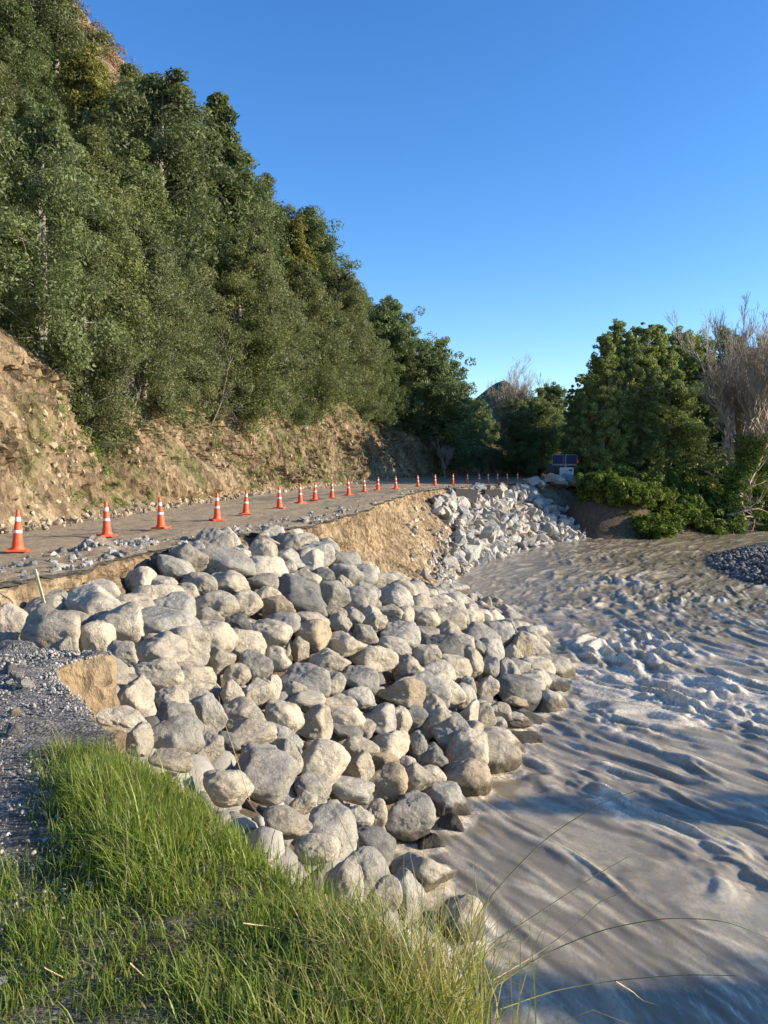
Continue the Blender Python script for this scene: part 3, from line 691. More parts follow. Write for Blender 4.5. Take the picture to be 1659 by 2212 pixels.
#@@OBJECTS@@
# ------------------------------------------------------------------ boulders of the near pile
NB = 22
BM = []
for k in range(NB):
    w, f = stone_shape(5, 100 + k, [9, 13, 18, 26, 11][k % 5], [7, 9, 8, 10][k % 4], 0.11, 1.0, 0.58)
    BM.append(mesh_from('boulder', w, f, M['boulder'], True))
TONE = {'c': ((1.14, 1.08, 0.97), 'pale cream'), 'g': ((0.86, 0.87, 0.87), 'cool grey'), 'd': ((0.46, 0.48, 0.5), 'dark slate grey'), 'b': ((0.86, 0.76, 0.62), 'brown stained'), 'n': ((1.0, 0.97, 0.91), 'light grey')}
def z5(a, b): return a * 0.3958, 1157.8 + b * 0.3958, 0.3958
def z6(a, b): return 553 + a * 0.4166, 1157.8 + b * 0.4166, 0.4166
def z7(a, b): return a * 0.5, 1589.8 + b * 0.5, 0.5
LIST5 = [(80,490,200,235,'c'),(110,350,220,130,'n'),(250,410,200,150,'c'),(300,360,150,120,'g'),(510,330,260,170,'n'),(480,375,190,90,'c'),(300,530,320,250,'c'),(410,470,150,110,'n'),(530,560,180,180,'c'),(640,500,290,230,'c'),(670,640,160,130,'n'),(345,640,130,170,'c'),(770,240,155,135,'c'),(960,190,210,130,'g'),(980,90,100,80,'n'),(1230,150,340,150,'g'),(740,390,260,140,'c'),(900,270,130,80,'n'),(940,420,250,220,'g'),(1030,330,150,140,'c'),(900,510,330,165,'g'),(1100,270,180,130,'n'),(1240,260,230,140,'c'),(1190,380,210,150,'n'),(1340,370,170,140,'c'),(1140,460,160,120,'n'),(1300,480,150,100,'d'),(1160,580,240,200,'c'),(1430,120,160,200,'c'),(1430,260,160,110,'n'),(1460,340,120,130,'c'),(1520,400,170,140,'b'),(840,580,100,90,'c'),(880,640,290,180,'c'),(560,740,300,150,'c'),(500,870,240,300,'c'),(730,910,210,250,'c'),(870,750,240,160,'c'),(1070,780,200,130,'c'),(1200,690,160,150,'n'),(1390,710,180,170,'g'),(1340,600,190,160,'c'),(1480,540,210,150,'c'),(1510,670,140,130,'n'),(940,900,190,120,'c'),(980,830,140,90,'n'),(1060,870,130,100,'g'),(1140,980,185,220,'g'),(980,1000,250,160,'g'),(680,1010,280,120,'c'),(730,1110,180,160,'n'),(960,1110,300,230,'g'),(1140,1160,150,160,'n'),(930,1230,210,110,'c'),(1300,760,130,120,'c'),(1390,860,150,150,'n'),(1480,850,100,160,'c'),(1270,860,120,140,'c'),(1320,970,230,150,'c'),(1350,1090,290,150,'c'),(1545,1000,200,170,'c'),(1560,1110,170,120,'g'),(1240,1120,140,90,'d'),(1420,1200,200,120,'g'),(1555,1210,160,180,'n'),(1420,1315,350,240,'g'),(1240,1380,250,180,'c')]
LIST6 = [(60,35,110,60,'n'),(170,50,130,130,'g'),(320,80,190,130,'c'),(270,140,150,140,'g'),(430,130,180,130,'c'),(415,45,90,90,'g'),(50,140,110,150,'c'),(155,185,110,100,'n'),(230,235,190,120,'c'),(345,215,120,95,'d'),(470,210,170,120,'g'),(560,185,80,90,'n'),(710,190,120,80,'g'),(240,320,290,175,'d'),(400,310,170,140,'g'),(460,260,75,110,'c'),(570,300,130,120,'g'),(650,245,170,100,'c'),(800,265,100,130,'c'),(875,240,110,80,'n'),(910,290,120,80,'c'),(1040,290,130,90,'g'),(1135,335,90,80,'c'),(1075,360,140,80,'n'),(1190,370,75,95,'c'),(1230,425,45,90,'c'),(120,380,165,125,'b'),(285,440,180,90,'c'),(410,405,110,70,'b'),(440,460,110,120,'n'),(505,425,110,110,'g'),(610,440,130,130,'c'),(690,400,130,90,'n'),(765,420,130,110,'c'),(740,525,190,150,'g'),(570,510,130,90,'n'),(300,520,195,160,'b'),(460,575,190,130,'c'),(120,510,230,150,'c'),(230,590,90,130,'c'),(110,635,130,110,'b'),(375,660,210,140,'c'),(610,640,215,140,'c'),(715,575,170,90,'n'),(880,620,150,110,'c'),(905,365,160,100,'n'),(880,440,150,120,'c'),(880,515,130,85,'n'),(1000,520,160,130,'c'),(1060,590,150,150,'c'),(1110,660,130,150,'c'),(1020,690,180,130,'c'),(1170,510,175,110,'g'),(1280,495,100,100,'n'),(1420,545,115,90,'c'),(1360,585,130,150,'b'),(1140,580,95,90,'g'),(1220,600,130,130,'g'),(1335,625,90,120,'c'),(1210,690,90,120,'g'),(1310,725,110,170,'g'),(1200,785,110,110,'c'),(1420,780,160,110,'g'),(1540,770,150,110,'g'),(1510,830,90,70,'g'),(1350,860,130,50,'b'),(260,760,240,160,'g'),(400,765,120,100,'n'),(530,750,200,130,'g'),(205,800,120,100,'n'),(790,690,150,130,'c'),(935,710,190,120,'n'),(745,820,255,155,'b'),(975,810,200,170,'c'),(1100,785,80,110,'g'),(530,840,170,110,'g'),(420,880,190,110,'c'),(40,820,110,150,'c'),(250,860,220,110,'n'),(150,950,200,170,'c'),(290,970,200,160,'c'),(460,950,210,130,'c'),(620,950,205,150,'g'),(550,1000,120,90,'n'),(750,960,110,140,'c'),(810,930,140,80,'d'),(470,1015,180,60,'d'),(930,940,200,190,'c'),(1000,1010,200,170,'g'),(1095,930,100,170,'n'),(1170,930,125,120,'c'),(1260,905,120,80,'c'),(1350,950,135,60,'n'),(1260,975,80,70,'g'),(1380,1050,190,70,'d'),(1215,1030,45,50,'d'),(1100,1110,210,200,'c'),(1090,1250,230,170,'b'),(905,1235,140,80,'c'),(915,1150,150,130,'d'),(840,1100,90,150,'d'),(700,1090,190,160,'c'),(540,1095,180,110,'c'),(530,1190,140,150,'c'),(660,1170,160,120,'b'),(790,1195,120,80,'n'),(350,1095,190,70,'n'),(335,1180,240,185,'c'),(680,1280,205,180,'b'),(830,1270,190,150,'c'),(290,1310,180,130,'g'),(480,1320,235,120,'g')]
LIST7 = [(990,230,270,180,'c'),(1350,250,150,150,'g'),(1620,340,100,130,'c'),(1310,290,110,90,'n'),(1240,370,200,120,'c'),(1430,430,220,220,'g'),(1530,365,150,110,'n'),(1600,465,200,140,'d'),(1375,490,170,120,'c'),(1580,600,200,210,'g'),(1760,700,160,210,'g'),(1480,640,160,190,'n'),(1770,345,200,180,'g'),(1860,470,110,90,'d'),(1840,440,130,100,'n'),(1950,385,110,90,'d'),(2000,830,170,230,'c'),(1660,690,140,150,'n')]
rs = np.random.RandomState(7)
placed = []                                    # x, y, z, r
specs = []
KK = np.arange(5.0, 45, 0.06)
def hit_surface(u, v, lift):
    r = ray(u, v); p = np.array([0, 0, CAMZ]) + KK[:, None] * r
    if hit_surface.key != (u, v): hit_surface.key = (u, v); hit_surface.s = np.maximum(SURF(p[:, 0], p[:, 1]), WZ - 0.05)
    m = p[:, 2] < hit_surface.s + lift
    return p[int(np.argmax(m))] if m.any() else p[-1]
hit_surface.key = None
for conv, lst in ((z5, LIST5), (z6, LIST6), (z7, LIST7)):
    for a, b, w, h, tone in lst:
        u, v, sc = conv(a, b)
        p = hit_surface(u, v, 0.0)
        for _ in range(2):
            d = proj(p)[2]; rw = w * sc * 0.5 * d / FPX; rh = h * sc * 0.5 * d / FPX
            p = hit_surface(u, v, 0.22 * min(rw, rh) + 0.02)
        r = (rw + rh) / 2
        if any((p[0] - q[0]) ** 2 + (p[1] - q[1]) ** 2 + (p[2] - q[2]) ** 2 < (0.42 * (r + q[3])) ** 2 for q in placed): continue
        if 60 < u < 200 and 1425 < v < 1590: continue
        placed.append((p[0], p[1], p[2], r)); specs.append((p, rw, rh, tone))
nplaced = len(placed)
# fill the rest of the slope
arr = np.array(placed)
cand_r = np.sort(np.random.RandomState(3).uniform(0.22, 0.5, 9000))[::-1]
cx = rs.uniform(-8.4, 6, 9000); cy = rs.uniform(5.4, 33, 9000); cz = SURF(cx, cy) + rs.uniform(-0.12, 0.1, 9000)
ok = inside(PILE_POLY, cx, cy) & (cand_r < 0.034 * cy)
for r, x, y, z in zip(cand_r[ok], cx[ok], cy[ok], cz[ok]):
    dd = ((arr[:, :3] - (x, y, z)) ** 2).sum(1)
    if (dd < (0.80 * (arr[:, 3] + r)) ** 2).any(): continue
    if len(specs) >= 300: break
    uu, vv, _d = proj((x, y, z))
    if 60 < uu < 205 and 1415 < vv < 1600: continue
    arr = np.vstack([arr, (x, y, z, r)])
    specs.append((np.array([x, y, z]), r * rs.uniform(0.95, 1.25), r * rs.uniform(0.75, 1.0), 'ccngcnbgdn'[rs.randint(10)]))
print('boulders measured', nplaced, 'total', len(specs))
CONES = [(38, 1195), (231, 1162), (348, 1145), (469, 1126), (531, 1113), (604, 1100), (649, 1089), (680, 1082), (717, 1077), (753, 1070), (787, 1064), (816, 1060), (855, 1057), (903, 1052), (940, 1049), (978, 1046.5), (1010, 1045.5), (1035, 1044.5), (1054, 1044), (1074, 1043.5), (1096, 1043), (1118, 1042.5)]
BO = []
for k, (p, rw, rh, tone) in enumerate(specs):
    m = BM[rs.randint(NB)]
    o = link('boulder', m)
    o.location = p
    dep = (rw + rh) / 2 * rs.uniform(0.85, 1.15)
    o.scale = (rw * 1.14, dep * 1.12, rh * 1.14)
    if rw > 1.35 * rh: ry = rs.uniform(0.05, 0.45)
    else: ry = rs.uniform(-0.35, 0.35)
    o.rotation_euler = (rs.uniform(-0.3, 0.3), ry * 0.7, rs.uniform(-0.35, 0.35))
    t = np.array(TONE[tone][0]) * rs.uniform(0.72, 1.08) * (0.97, 0.935, 0.865)
    o.color = (t[0], t[1], t[2], 1)
    shp = 'long' if rw > 1.4 * rh else ('upright' if rh > 1.15 * rw else 'rounded')
    sz = 'large' if max(rw, rh) > 0.62 else ('small' if max(rw, rh) < 0.36 else '')
    BO.append((o, proj(p), (sz + ' ' if sz else '') + TONE[tone][1] + ' ' + shp))
# labels: column under a traffic cone (or the gap between two), then counted down from the road edge
cu = [c[0] for c in CONES]
cols = {}
for o, pr, look in BO:
    best = None
    for i in range(len(cu)):
        d = abs(pr[0] - cu[i])
        if best is None or d < best[0]: best = (d, 'below the ' + ordw(i) + ' cone')
        if i + 1 < len(cu) and cu[i + 1] - cu[i] > 45:
            mid = (cu[i] + cu[i + 1]) / 2; d = abs(pr[0] - mid)
            if d < best[0]: best = (d, 'between ' + ordw(i) + ' and ' + ordw(i + 1) + ' cones')
    if pr[0] > 1150: best = (0, 'right of all the cones')
    cols.setdefault(best[1], []).append((pr[1], o, look))
for where, lst in cols.items():
    for i, (v, o, look) in enumerate(sorted(lst, key=lambda t: t[0])):
        tag(o, f'{look} boulder, {ordw(i)} down from the road {where}', 'boulder', 'boulders piled on the near bank')
# smaller stones and hidden boulders packed beneath
A = arr
fx = rs.uniform(-8.4, 6, 6500); fy = rs.uniform(5.4, 33, 6500); fz = SURF(fx, fy) - 0.42 + rs.uniform(-0.22, 0.1, 6500); fr = rs.uniform(0.1, 0.3, 6500)
ok = inside(PILE_POLY, fx, fy)
dd = np.sqrt(((np.stack([fx, fy, fz], 1)[:, None, :] - A[None, :, :3]) ** 2).sum(2))
ok &= ~(dd < 0.75 * A[None, :, 3] + 0.55 * fr[:, None]).any(1)
fp = np.stack([fx, fy, fz], 1)[ok]; fs = fr[ok]
build_river()
o = stones('boulder_fill', fp, fs, M['stone_fill'], 2, 14, 5, True)
tag(o, 'smaller stones wedged in the gaps between the rounded boulders', 'stones', kind='stuff')

# ------------------------------------------------------------------ far heap of angular white rock
def angular(seed):
    """convex block from random points: sharp split faces"""
    r = np.random.RandomState(seed); bm = bmesh.new()
    for k in range(11):
        d = r.normal(size=3); d /= np.linalg.norm(d); p = np.sign(d) * np.abs(d) ** 0.6 * r.uniform(0.8, 1.15); bm.verts.new(p)
    bmesh.ops.convex_hull(bm, input=bm.verts[:])
    bmesh.ops.bevel(bm, geom=bm.edges[:], offset=0.13, segments=1, affect='EDGES')
    bmesh.ops.triangulate(bm, faces=bm.faces[:]); bmesh.ops.subdivide_edges(bm, edges=bm.edges[:], cuts=1, use_grid_fill=True); bmesh.ops.triangulate(bm, faces=bm.faces[:])
    for v in bm.verts: v.co = v.co * (1 + r.normal(0, 0.045))
    bm.verts.ensure_lookup_table(); bm.verts.index_update()
    use = sorted({v.index for f in bm.faces for v in f.verts}); mp_ = {v: i for i, v in enumerate(use)}
    v = np.array([bm.verts[i].co[:] for i in use]); f = np.array([[mp_[w.index] for w in x.verts] for x in bm.faces]); bm.free()
    c = (v.max(0) + v.min(0)) / 2; e = (v.max(0) - v.min(0)) / 2
    return (v - c) / e, f
RM = []
for k in range(14):
    w, f = angular(300 + k)
    RM.append(mesh_from('quarry_rock', w, f, M['rock'], False))
    RM[-1].shade_flat() if hasattr(RM[-1], 'shade_flat') else None
FAR_PX_TOP = [(945, 1075), (1000, 1060), (1060, 1052), (1120, 1052), (1160, 1075), (1200, 1105), (1240, 1130), (1285, 1155)]
FAR_PX_BOT = [(1005, 1222), (1085, 1202), (1160, 1190), (1220, 1175), (1290, 1158)]
def far_surface(x, y):
    d2 = (EC[:, 0] - x) ** 2 + (EC[:, 1] - y) ** 2; i = int(np.argmin(d2)); t = float((np.array([x, y]) - EC[i]) @ EN[i])
    if t < 0: return 0.05, t, i
    q = np.clip(t / Lr[i], 0, 1.05)
    return -0.25 - 4.35 * q ** 0.95, t, i
rpl = []
from_px = np.array([(938, 1082), (1000, 1058), (1060, 1050), (1130, 1048), (1170, 1075), (1215, 1105), (1290, 1150), (1282, 1166), (1200, 1186), (1120, 1200), (1050, 1215), (985, 1228), (955, 1210), (990, 1190), (985, 1150), (950, 1110)])
frs = np.random.RandomState(12)
cr = np.sort(np.concatenate([frs.uniform(0.5, 0.68, 150), frs.uniform(0.2, 0.5, 12000)]))[::-1]
FR = []
for r in cr:
    y = frs.uniform(40, 70); x = frs.uniform(1.5, 19)
    z, t, i = far_surface(x, y)
    if t < 0.1: continue
    z += frs.uniform(-0.05, 0.22)
    u, v, d = proj((x, y, z))
    if not inside(from_px, np.array([u]), np.array([v]))[0]: continue
    if any((x - q[0]) ** 2 + (y - q[1]) ** 2 + (z - q[2]) ** 2 < (0.66 * (r + q[3])) ** 2 for q in rpl): continue
    rpl.append((x, y, z, r))
    o = link('quarry_rock', RM[frs.randint(14)]); o.location = (x, y, z)
    o.scale = (r * frs.uniform(0.9, 1.35), r * frs.uniform(0.75, 1.1), r * frs.uniform(0.6, 0.95)); o.rotation_euler = tuple(frs.uniform(-0.9, 0.9, 3) * (1, 1, 3))
    k = frs.randint(6); t = np.array([(1.1, 1.07, 1.0), (0.85, 0.87, 0.9), (1.08, 0.98, 0.84), (1.2, 1.17, 1.1), (0.7, 0.72, 0.76), (1.05, 1.0, 0.92)][k]) * frs.uniform(0.9, 1.08); o.color = (t[0], t[1], t[2], 1)
    FR.append((o, (u, v), ['white', 'pale grey', 'tan streaked', 'bright white', 'dark grey', 'cream'][k], 'large ' if r > 0.62 else ('small ' if r < 0.38 else '')))
print('far rocks', len(FR))
bands = {}
for o, (u, v), cname, sz in FR:
    b = int(np.clip((v - 1046) // 17, 0, 10)); bands.setdefault(b, []).append((u, o, cname, sz))
for b, lst in bands.items():
    for i, (u, o, cname, sz) in enumerate(sorted(lst, key=lambda t: t[0])):
        tag(o, f'{sz}{cname} angular rock, {ordw(i)} from left in the {ordw(b)} tier of the far heap', 'rock', 'angular rocks heaped on the far bank')
# rocks along the top beyond the last cones
for i, (u, v, w, c) in enumerate([(1146, 1032, 40, 0), (1172, 1038, 34, 1), (1190, 1030, 30, 2), (1208, 1036, 38, 0), (1132, 1044, 26, 3), (1228, 1034, 44, 1)]):
    p = at(u, v + 4, 69.5 + i * 0.4); o = link('quarry_rock', RM[(i * 3) % 14]); o.location = p; r = w * 0.5 * 70 / FPX
    o.scale = (r, r * 0.9, r * 0.6); o.rotation_euler = (0.2, 0.3 * (i % 3 - 1), i * 1.1); o.color = [(1.1, 1.07, 1.0, 1), (0.72, 0.75, 0.8, 1), (1, 0.95, 0.85, 1), (1.2, 1.15, 1.1, 1)][c]
    tag(o, f'{["white", "dark grey", "cream", "bright white"][c]} angular rock on the road verge in front of the trailer, {ordw(sorted([1146,1172,1190,1208,1132,1228]).index(u))} from left', 'rock', 'rocks along the far road verge')

# rubble fans, roadside debris, gravel
def scatter(n, fn, seed):
    r = np.random.RandomState(seed); out = []; sz = []
    for _ in range(n):
        q = fn(r)
        if q is not None: out.append(q[0]); sz.append(q[1])
    return out, sz
def fan(r):
    y = r.uniform(34, 50); x = r.uniform(1, 8); z, t, i = far_surface(x, y)
    q = t / Lr[i]
    if t < 0.2 or q > 1.0: return None
    u, v, d = proj((x, y, z))
    dens = 0.03 + 0.9 * float(sstep(900, 985, u)) * float(sstep(1120, 1215, v))
    if r.rand() > dens: return None
    zt = -hs[i] - (4.9 - hs[i]) * max(0, (t - 0.29) / Lr[i]) ** 0.93
    return (x, y, zt + 0.02), r.uniform(0.05, 0.24) ** 1.1
p_, s_ = scatter(3400, fan, 4)
tag(stones('rubble', p_, s_, M['stone_pale'], 1, 16, 9), 'loose rubble spilling down the earth bank to the river', 'rubble', kind='stuff')
def verge(r):
    i = r.randint(20, len(IC) - 60); d = r.uniform(-0.1, 1.9) ** 1.0
    q = IC[i] + IN[i] * (d - 0.7)
    if q[1] > 85: return None
    return (q[0], q[1], 0.14 * (1 - d / 2) + 0.03), 0.03 + 0.11 * r.rand() ** 3
p_, s_ = scatter(1700, verge, 6)
tag(stones('fallen_stones', p_, s_, M['stone_tan'], 1, 16, 10), 'tan stones fallen along the foot of the cut bank', 'stones', kind='stuff')
def clay_frag(r):
    i = r.randint(0, nh); k = int(r.rand() * 64)
    p = HV[k, i]
    if p[1] > 82: return None
    c = float(fbm(np.array([p[0] * 0.4]), np.array([p[1] * 0.4]), np.array([p[2] * 0.5]), 2, 3)[0])
    if r.rand() > 0.35 + c: return None
    return (p[0], p[1], p[2]), 0.03 + 0.12 * r.rand() ** 3
p_, s_ = scatter(6000, clay_frag, 16)
tag(stones('bank_fragments', p_, s_, M['stone_clay'], 1, 30, 17), 'broken rock fragments sticking out of the clay cut face', 'rock fragments', kind='stuff')
def edge_debris(r):
    i = r.randint(0, nE); d = 0.05 + 1.7 * r.rand() ** 2
    q = EC[i] - EN[i] * d
    if q[1] > 60 or q[1] < 9: return None
    if q[1] > 27 and r.rand() > 0.25: return None
    return (q[0], q[1], 0.02), 0.015 + 0.085 * r.rand() ** 3
p_, s_ = scatter(2200, edge_debris, 8)
for c, rr, h in md:
    g2 = np.random.RandomState(int(c[0] * -10))
    for _ in range(120):
        a = g2.normal(0, rr * 0.6, 2); p_.append((c[0] + a[0], c[1] + a[1], h * math.exp(-(a @ a) / rr ** 2) + 0.01)); s_.append(0.02 + 0.06 * g2.rand() ** 2)
tag(stones('road_debris', p_, s_, M['stone_grey'], 1, 16, 11), 'broken asphalt crumbs and stones along the washed out road edge', 'debris', kind='stuff')
# loose gravel of the pad
gr = np.random.RandomState(5); p_ = []; s_ = []
for _ in range(34000):
    i = gr.randint(0, npd); w = gr.rand() ** 2.0 * 0.42
    q = PC[i] * (1 - w) + Q[i] * w
    if q[1] < 2.2 or abs(q[0]) > 0.56 * q[1] + 0.4: continue
    if q[1] < 5.6 and q[0] > -0.95 - 0.65 * (q[1] - 2.9): continue
    d = np.linalg.norm(q - PC[i]); near_rim = q[1] > 6.2
    p_.append((q[0], q[1], float(-0.16 * math.exp(-d / 0.3) * grassy[i]) + 0.012)); s_.append((0.004 + 0.010 * gr.rand() ** 3) * (1.0 if not near_rim else 1.5))
tag(stones('loose_gravel', p_, s_, M['stone_grey'], 1, 18, 12), 'loose grey gravel scattered over the near pad', 'gravel', kind='stuff')
PEB = [(30, 1576, 40, 'grey wedge shaped stone lying alone on the near gravel'), (36, 1462, 30, 'upright grey stone at the rim of the gravel pad'), (60, 1478, 52, 'flat pale stone beside the sand notch of the pad'), (28, 1542, 26, 'small tan stone on the gravel below the rim stones'), (20, 1448, 30, 'dark grey stone at left edge of the gravel rim')]
for k, (u, v, w, lab) in enumerate(PEB):
    p = P(u, v, 0.03); r = w * 0.5 * p[1] / FPX * 1.15
    o = link('stone', RM[k]); o.location = p + (0, 0, r * 0.35); o.scale = (r, r * 0.8, r * 0.8); o.rotation_euler = (0.2 * k, 0.1, k * 1.3); c = [(.5, .5, .5), (.6, .6, .6), (.8, .78, .75), (.8, .68, .55), (.45, .45, .46)][k]; o.color = L(c)
    tag(o, lab, 'stone', 'stones on the near gravel')
for k, (u, v, w, lab) in enumerate([(245, 1178, 16, 'small pale stone beside the debris heap on the road'), (300, 1168, 14, 'small white stone on the road past the debris heap'), (312, 1180, 26, 'flat pale stone near the broken road edge below third cone'), (655, 1125, 26, 'white stone chip on the mud near the broken road edge'), (398, 1165, 16, 'round pale stone on the mud below third and fourth cones')]):
    p = P(u, v, 0.03); r = w * 0.5 * p[1] / FPX
    o = link('stone', RM[k + 5]); o.location = p + (0, 0, r * 0.3); o.scale = (r * 1.1, r * 0.8, r * 0.6); o.rotation_euler = (0.2, 0.1, k); o.color = (1, 0.95, 0.86, 1)
    tag(o, lab, 'stone', 'stones on the muddy road')
# broken slabs of the old road under the far edge
for k, (u, v, w, h, lab) in enumerate([(1003, 1072, 60, 30, 'dark broken asphalt slab hanging under the far road edge, left one'), (1062, 1070, 50, 24, 'dark broken asphalt slab hanging under the far road edge, right one')]):
    Yd = 55.5 + k * 5; p = at(u, v, Yd); o = link('asphalt_slab', box_mesh('asphalt_slab', w * Yd / FPX, 0.5, h * Yd / FPX, M['asphalt_edge'], 0.06)); o.location = p; o.rotation_euler = (0.15, 0.05, 0.5)
    tag(o, lab, 'asphalt slab', 'slabs under the far road edge')

# gravel bar on the right
bx, by = np.meshgrid(np.linspace(15, 60, 90), np.linspace(6, 58, 100))
edge = 17.0 + 0.018 * (by - 41.5) ** 2 * np.where(by > 41.5, 2.2, 0.55) + 0.7 * fbm(by * 0.3, by * 0, None, 3, 2)
bz = WZ - 0.5 + 1.0 * sstep(-1.0, 5, bx - edge) + 0.8 * sstep(5, 16, bx - edge) + 0.06 * fbm(bx * 1.2, by * 1.2, None, 3, 6)
structure('gravel_bar', mesh_from('gravel_bar', np.column_stack([bx.ravel(), by.ravel(), bz.ravel()]), grid_faces(100, 90), mat_gravel('bar_gravel', (0.035, 0.034, 0.032), (0.2, 0.192, 0.178))))
g3 = np.random.RandomState(9); p_ = []; s_ = []
for _ in range(9000):
    y = g3.uniform(32, 50); x = g3.uniform(16, 28)
    e = 17.0 + 0.018 * (y - 41.5) ** 2 * (2.2 if y > 41.5 else 0.55)
    if x < e - 0.2: continue
    z = WZ - 0.5 + 1.0 * float(sstep(-1.0, 5, x - e)) + 0.8 * float(sstep(5, 16, x - e))
    if z < WZ - 0.12: continue
    p_.append((x, y, z + 0.03)); s_.append(0.06 + 0.16 * g3.rand() ** 2)
tag(stones('bar_cobbles', p_, s_, M['stone_wet'], 1, 10, 14, True), 'wet dark cobbles covering the gravel bar in the river', 'cobbles', kind='stuff')

# ------------------------------------------------------------------ trees
def leaf_cloud(cent, rad, n, size, seed, flat=0.75, up=0.5, asp=0.42):
    """cent Nx3 clump centres; n leaves each; returns verts, quads, tone"""
    r = np.random.RandomState(seed); N = len(cent); T = N * n
    c = np.repeat(cent, n, 0); rr = np.repeat(rad, n)
    d = r.normal(size=(T, 3)); d /= np.linalg.norm(d, axis=1)[:, None]
    q = d * (r.uniform(0.35, 1.0, T) ** 0.6 * rr)[:, None]; q[:, 2] *= flat
    pos = c + q
    nrm = d * 0.8 + r.normal(size=(T, 3)) * 0.55; nrm[:, 2] += up; nrm /= np.linalg.norm(nrm, axis=1)[:, None]
    ax = np.cross(nrm, r.normal(size=(T, 3))); ax /= np.linalg.norm(ax, axis=1)[:, None] + 1e-9
    bx_ = np.cross(nrm, ax); s = size * r.uniform(0.6, 1.35, T)
    V = np.stack([pos - ax * s[:, None], pos + bx_ * (s * asp)[:, None], pos + ax * s[:, None], pos - bx_ * (s * asp)[:, None]], 1).reshape(-1, 3)
    tone = np.repeat(np.clip(np.repeat(r.normal(0.5, 0.2, N), n) + r.normal(0, 0.13, T), 0, 1), 4)
    return V, np.arange(T * 4).reshape(-1, 4), tone
def make_tree(seed, H, R, prof, stems=3, nbr=46, leaves=58, lsize=0.13, clump=(0.32, 0.62), mat='leaf', bark='bark_pale', lo=0.12, up=0.55, lean=0.0, per=4):
    r = np.random.RandomState(seed); paths = []; cents = []; rads = []
    for k in range(stems):
        az = r.uniform(0, 6.28); off = np.array([math.cos(az), math.sin(az), 0]) * r.uniform(0.05, 0.3) * R * 0.35
        hh = H * r.uniform(0.82, 1.0) if k else H
        n = 9; t = np.linspace(0, 1, n)
        pts = np.stack([off[0] * t ** 0.8 + lean * R * t + 0.12 * R * np.sin(t * 3 + seed + k) * t, off[1] * t ** 0.8 + 0.1 * R * np.cos(t * 2.6 + k) * t, t * hh], 1)
        paths.append((pts, 0.022 * H * (1 - t) ** 0.8 * (1.0 if k == 0 else 0.7) + 0.012))
        for b in range(nbr // stems):
            h = lo + (1 - lo) * (b + r.rand()) / (nbr // stems)
            base = np.array([np.interp(h, t, pts[:, j]) for j in range(3)])
            a = r.uniform(0, 6.28); ln = R * prof(h) * r.uniform(0.65, 1.1)
            el = r.uniform(0.15, 0.75) * up * 1.4
            tip = base + np.array([math.cos(a) * math.cos(el), math.sin(a) * math.cos(el), math.sin(el)]) * ln
            mid = (base + tip) / 2 + np.array([0, 0, -0.08 * ln]) + r.normal(0, 0.05 * ln, 3)
            paths.append((np.stack([base, mid, tip]), np.array([0.010 * H * 0.5 * (1.1 - h) + 0.012, 0.014, 0.006])))
            for j in range(per):
                f = 0.38 + 0.66 * (j + r.rand()) / per
                cents.append(base + (tip - base) * f + r.normal(0, 0.11 * R, 3) * (0.4 + 0.6 * prof(h))); rads.append(r.uniform(*clump) * (0.55 + 0.45 * prof(h)))
    top = np.array([pts[-1]]) 
    cents = np.array(cents); rads = np.array(rads)
    lv, lf, tone = leaf_cloud(cents, rads, leaves, lsize, seed + 1)
    tv, tf = tubes(paths, 5)
    return mesh_from('trunk', tv, tf, M[bark], True), mesh_from('crown', lv, lf, M[mat], True, {'tone': tone})
bushy = lambda h: max(0.12, math.sin(math.pi * min(1, h * 0.74 + 0.24)) ** 0.7)
cone_p = lambda h: max(0.10, (1 - h) ** 0.75 + 0.06)
plume = lambda h: max(0.15, (1.0 - 0.75 * h ** 1.6))
HT = [make_tree(11 + k, 10.5, 2.9, bushy, 3, 84, 140, 0.082, (0.42, 0.82), 'leaf', 'bark_pale', 0.02) for k in range(5)]
HTy = [make_tree(31 + k, 9.0, 2.3, plume, 2, 56, 110, 0.085, (0.36, 0.66), 'leaf', 'bark_pale', 0.12) for k in range(2)]
CT = [make_tree(51 + k, 12, 2.6, cone_p, 1, 70, 60, 0.14, (0.35, 0.6), 'leaf', 'bark_dark', 0.08) for k in range(2)]
DT = [make_tree(61 + k, 13, 4.6, bushy, 3, 90, 80, 0.135, (0.45, 0.9), 'leaf_dark', 'bark_dark', 0.08, per=6) for k in range(3)]
PT = [make_tree(71 + k, 14, 3.2, plume, 5, 150, 80, 0.1, (0.25, 0.5), 'leaf_dark', 'bark_pale', 0.03, 1.05, per=5) for k in range(3)]
def put_tree(name, parts, loc, sc, rz, label, group, tint=(1, 1, 1), tilt=(0, 0), cat='tree'):
    e = empty(name, loc, rz); e.scale = (sc[0], sc[0], sc[1]); e.rotation_euler = (tilt[0], tilt[1], rz)
    t = link('trunk', parts[0], e); c = link('crown', parts[1], e); c.color = L(tint); t.color = L((1, 1, 1))
    tag(e, label, cat, group); return e
tr = np.random.RandomState(21)
ROWS = [(2.6, 2.4, 0.90), (6.6, 3.1, 1.1), (11.0, 3.6, 1.2), (16.5, 4.2, 1.2), (22.0, 5.2, 1.05)]
hill_trees = []
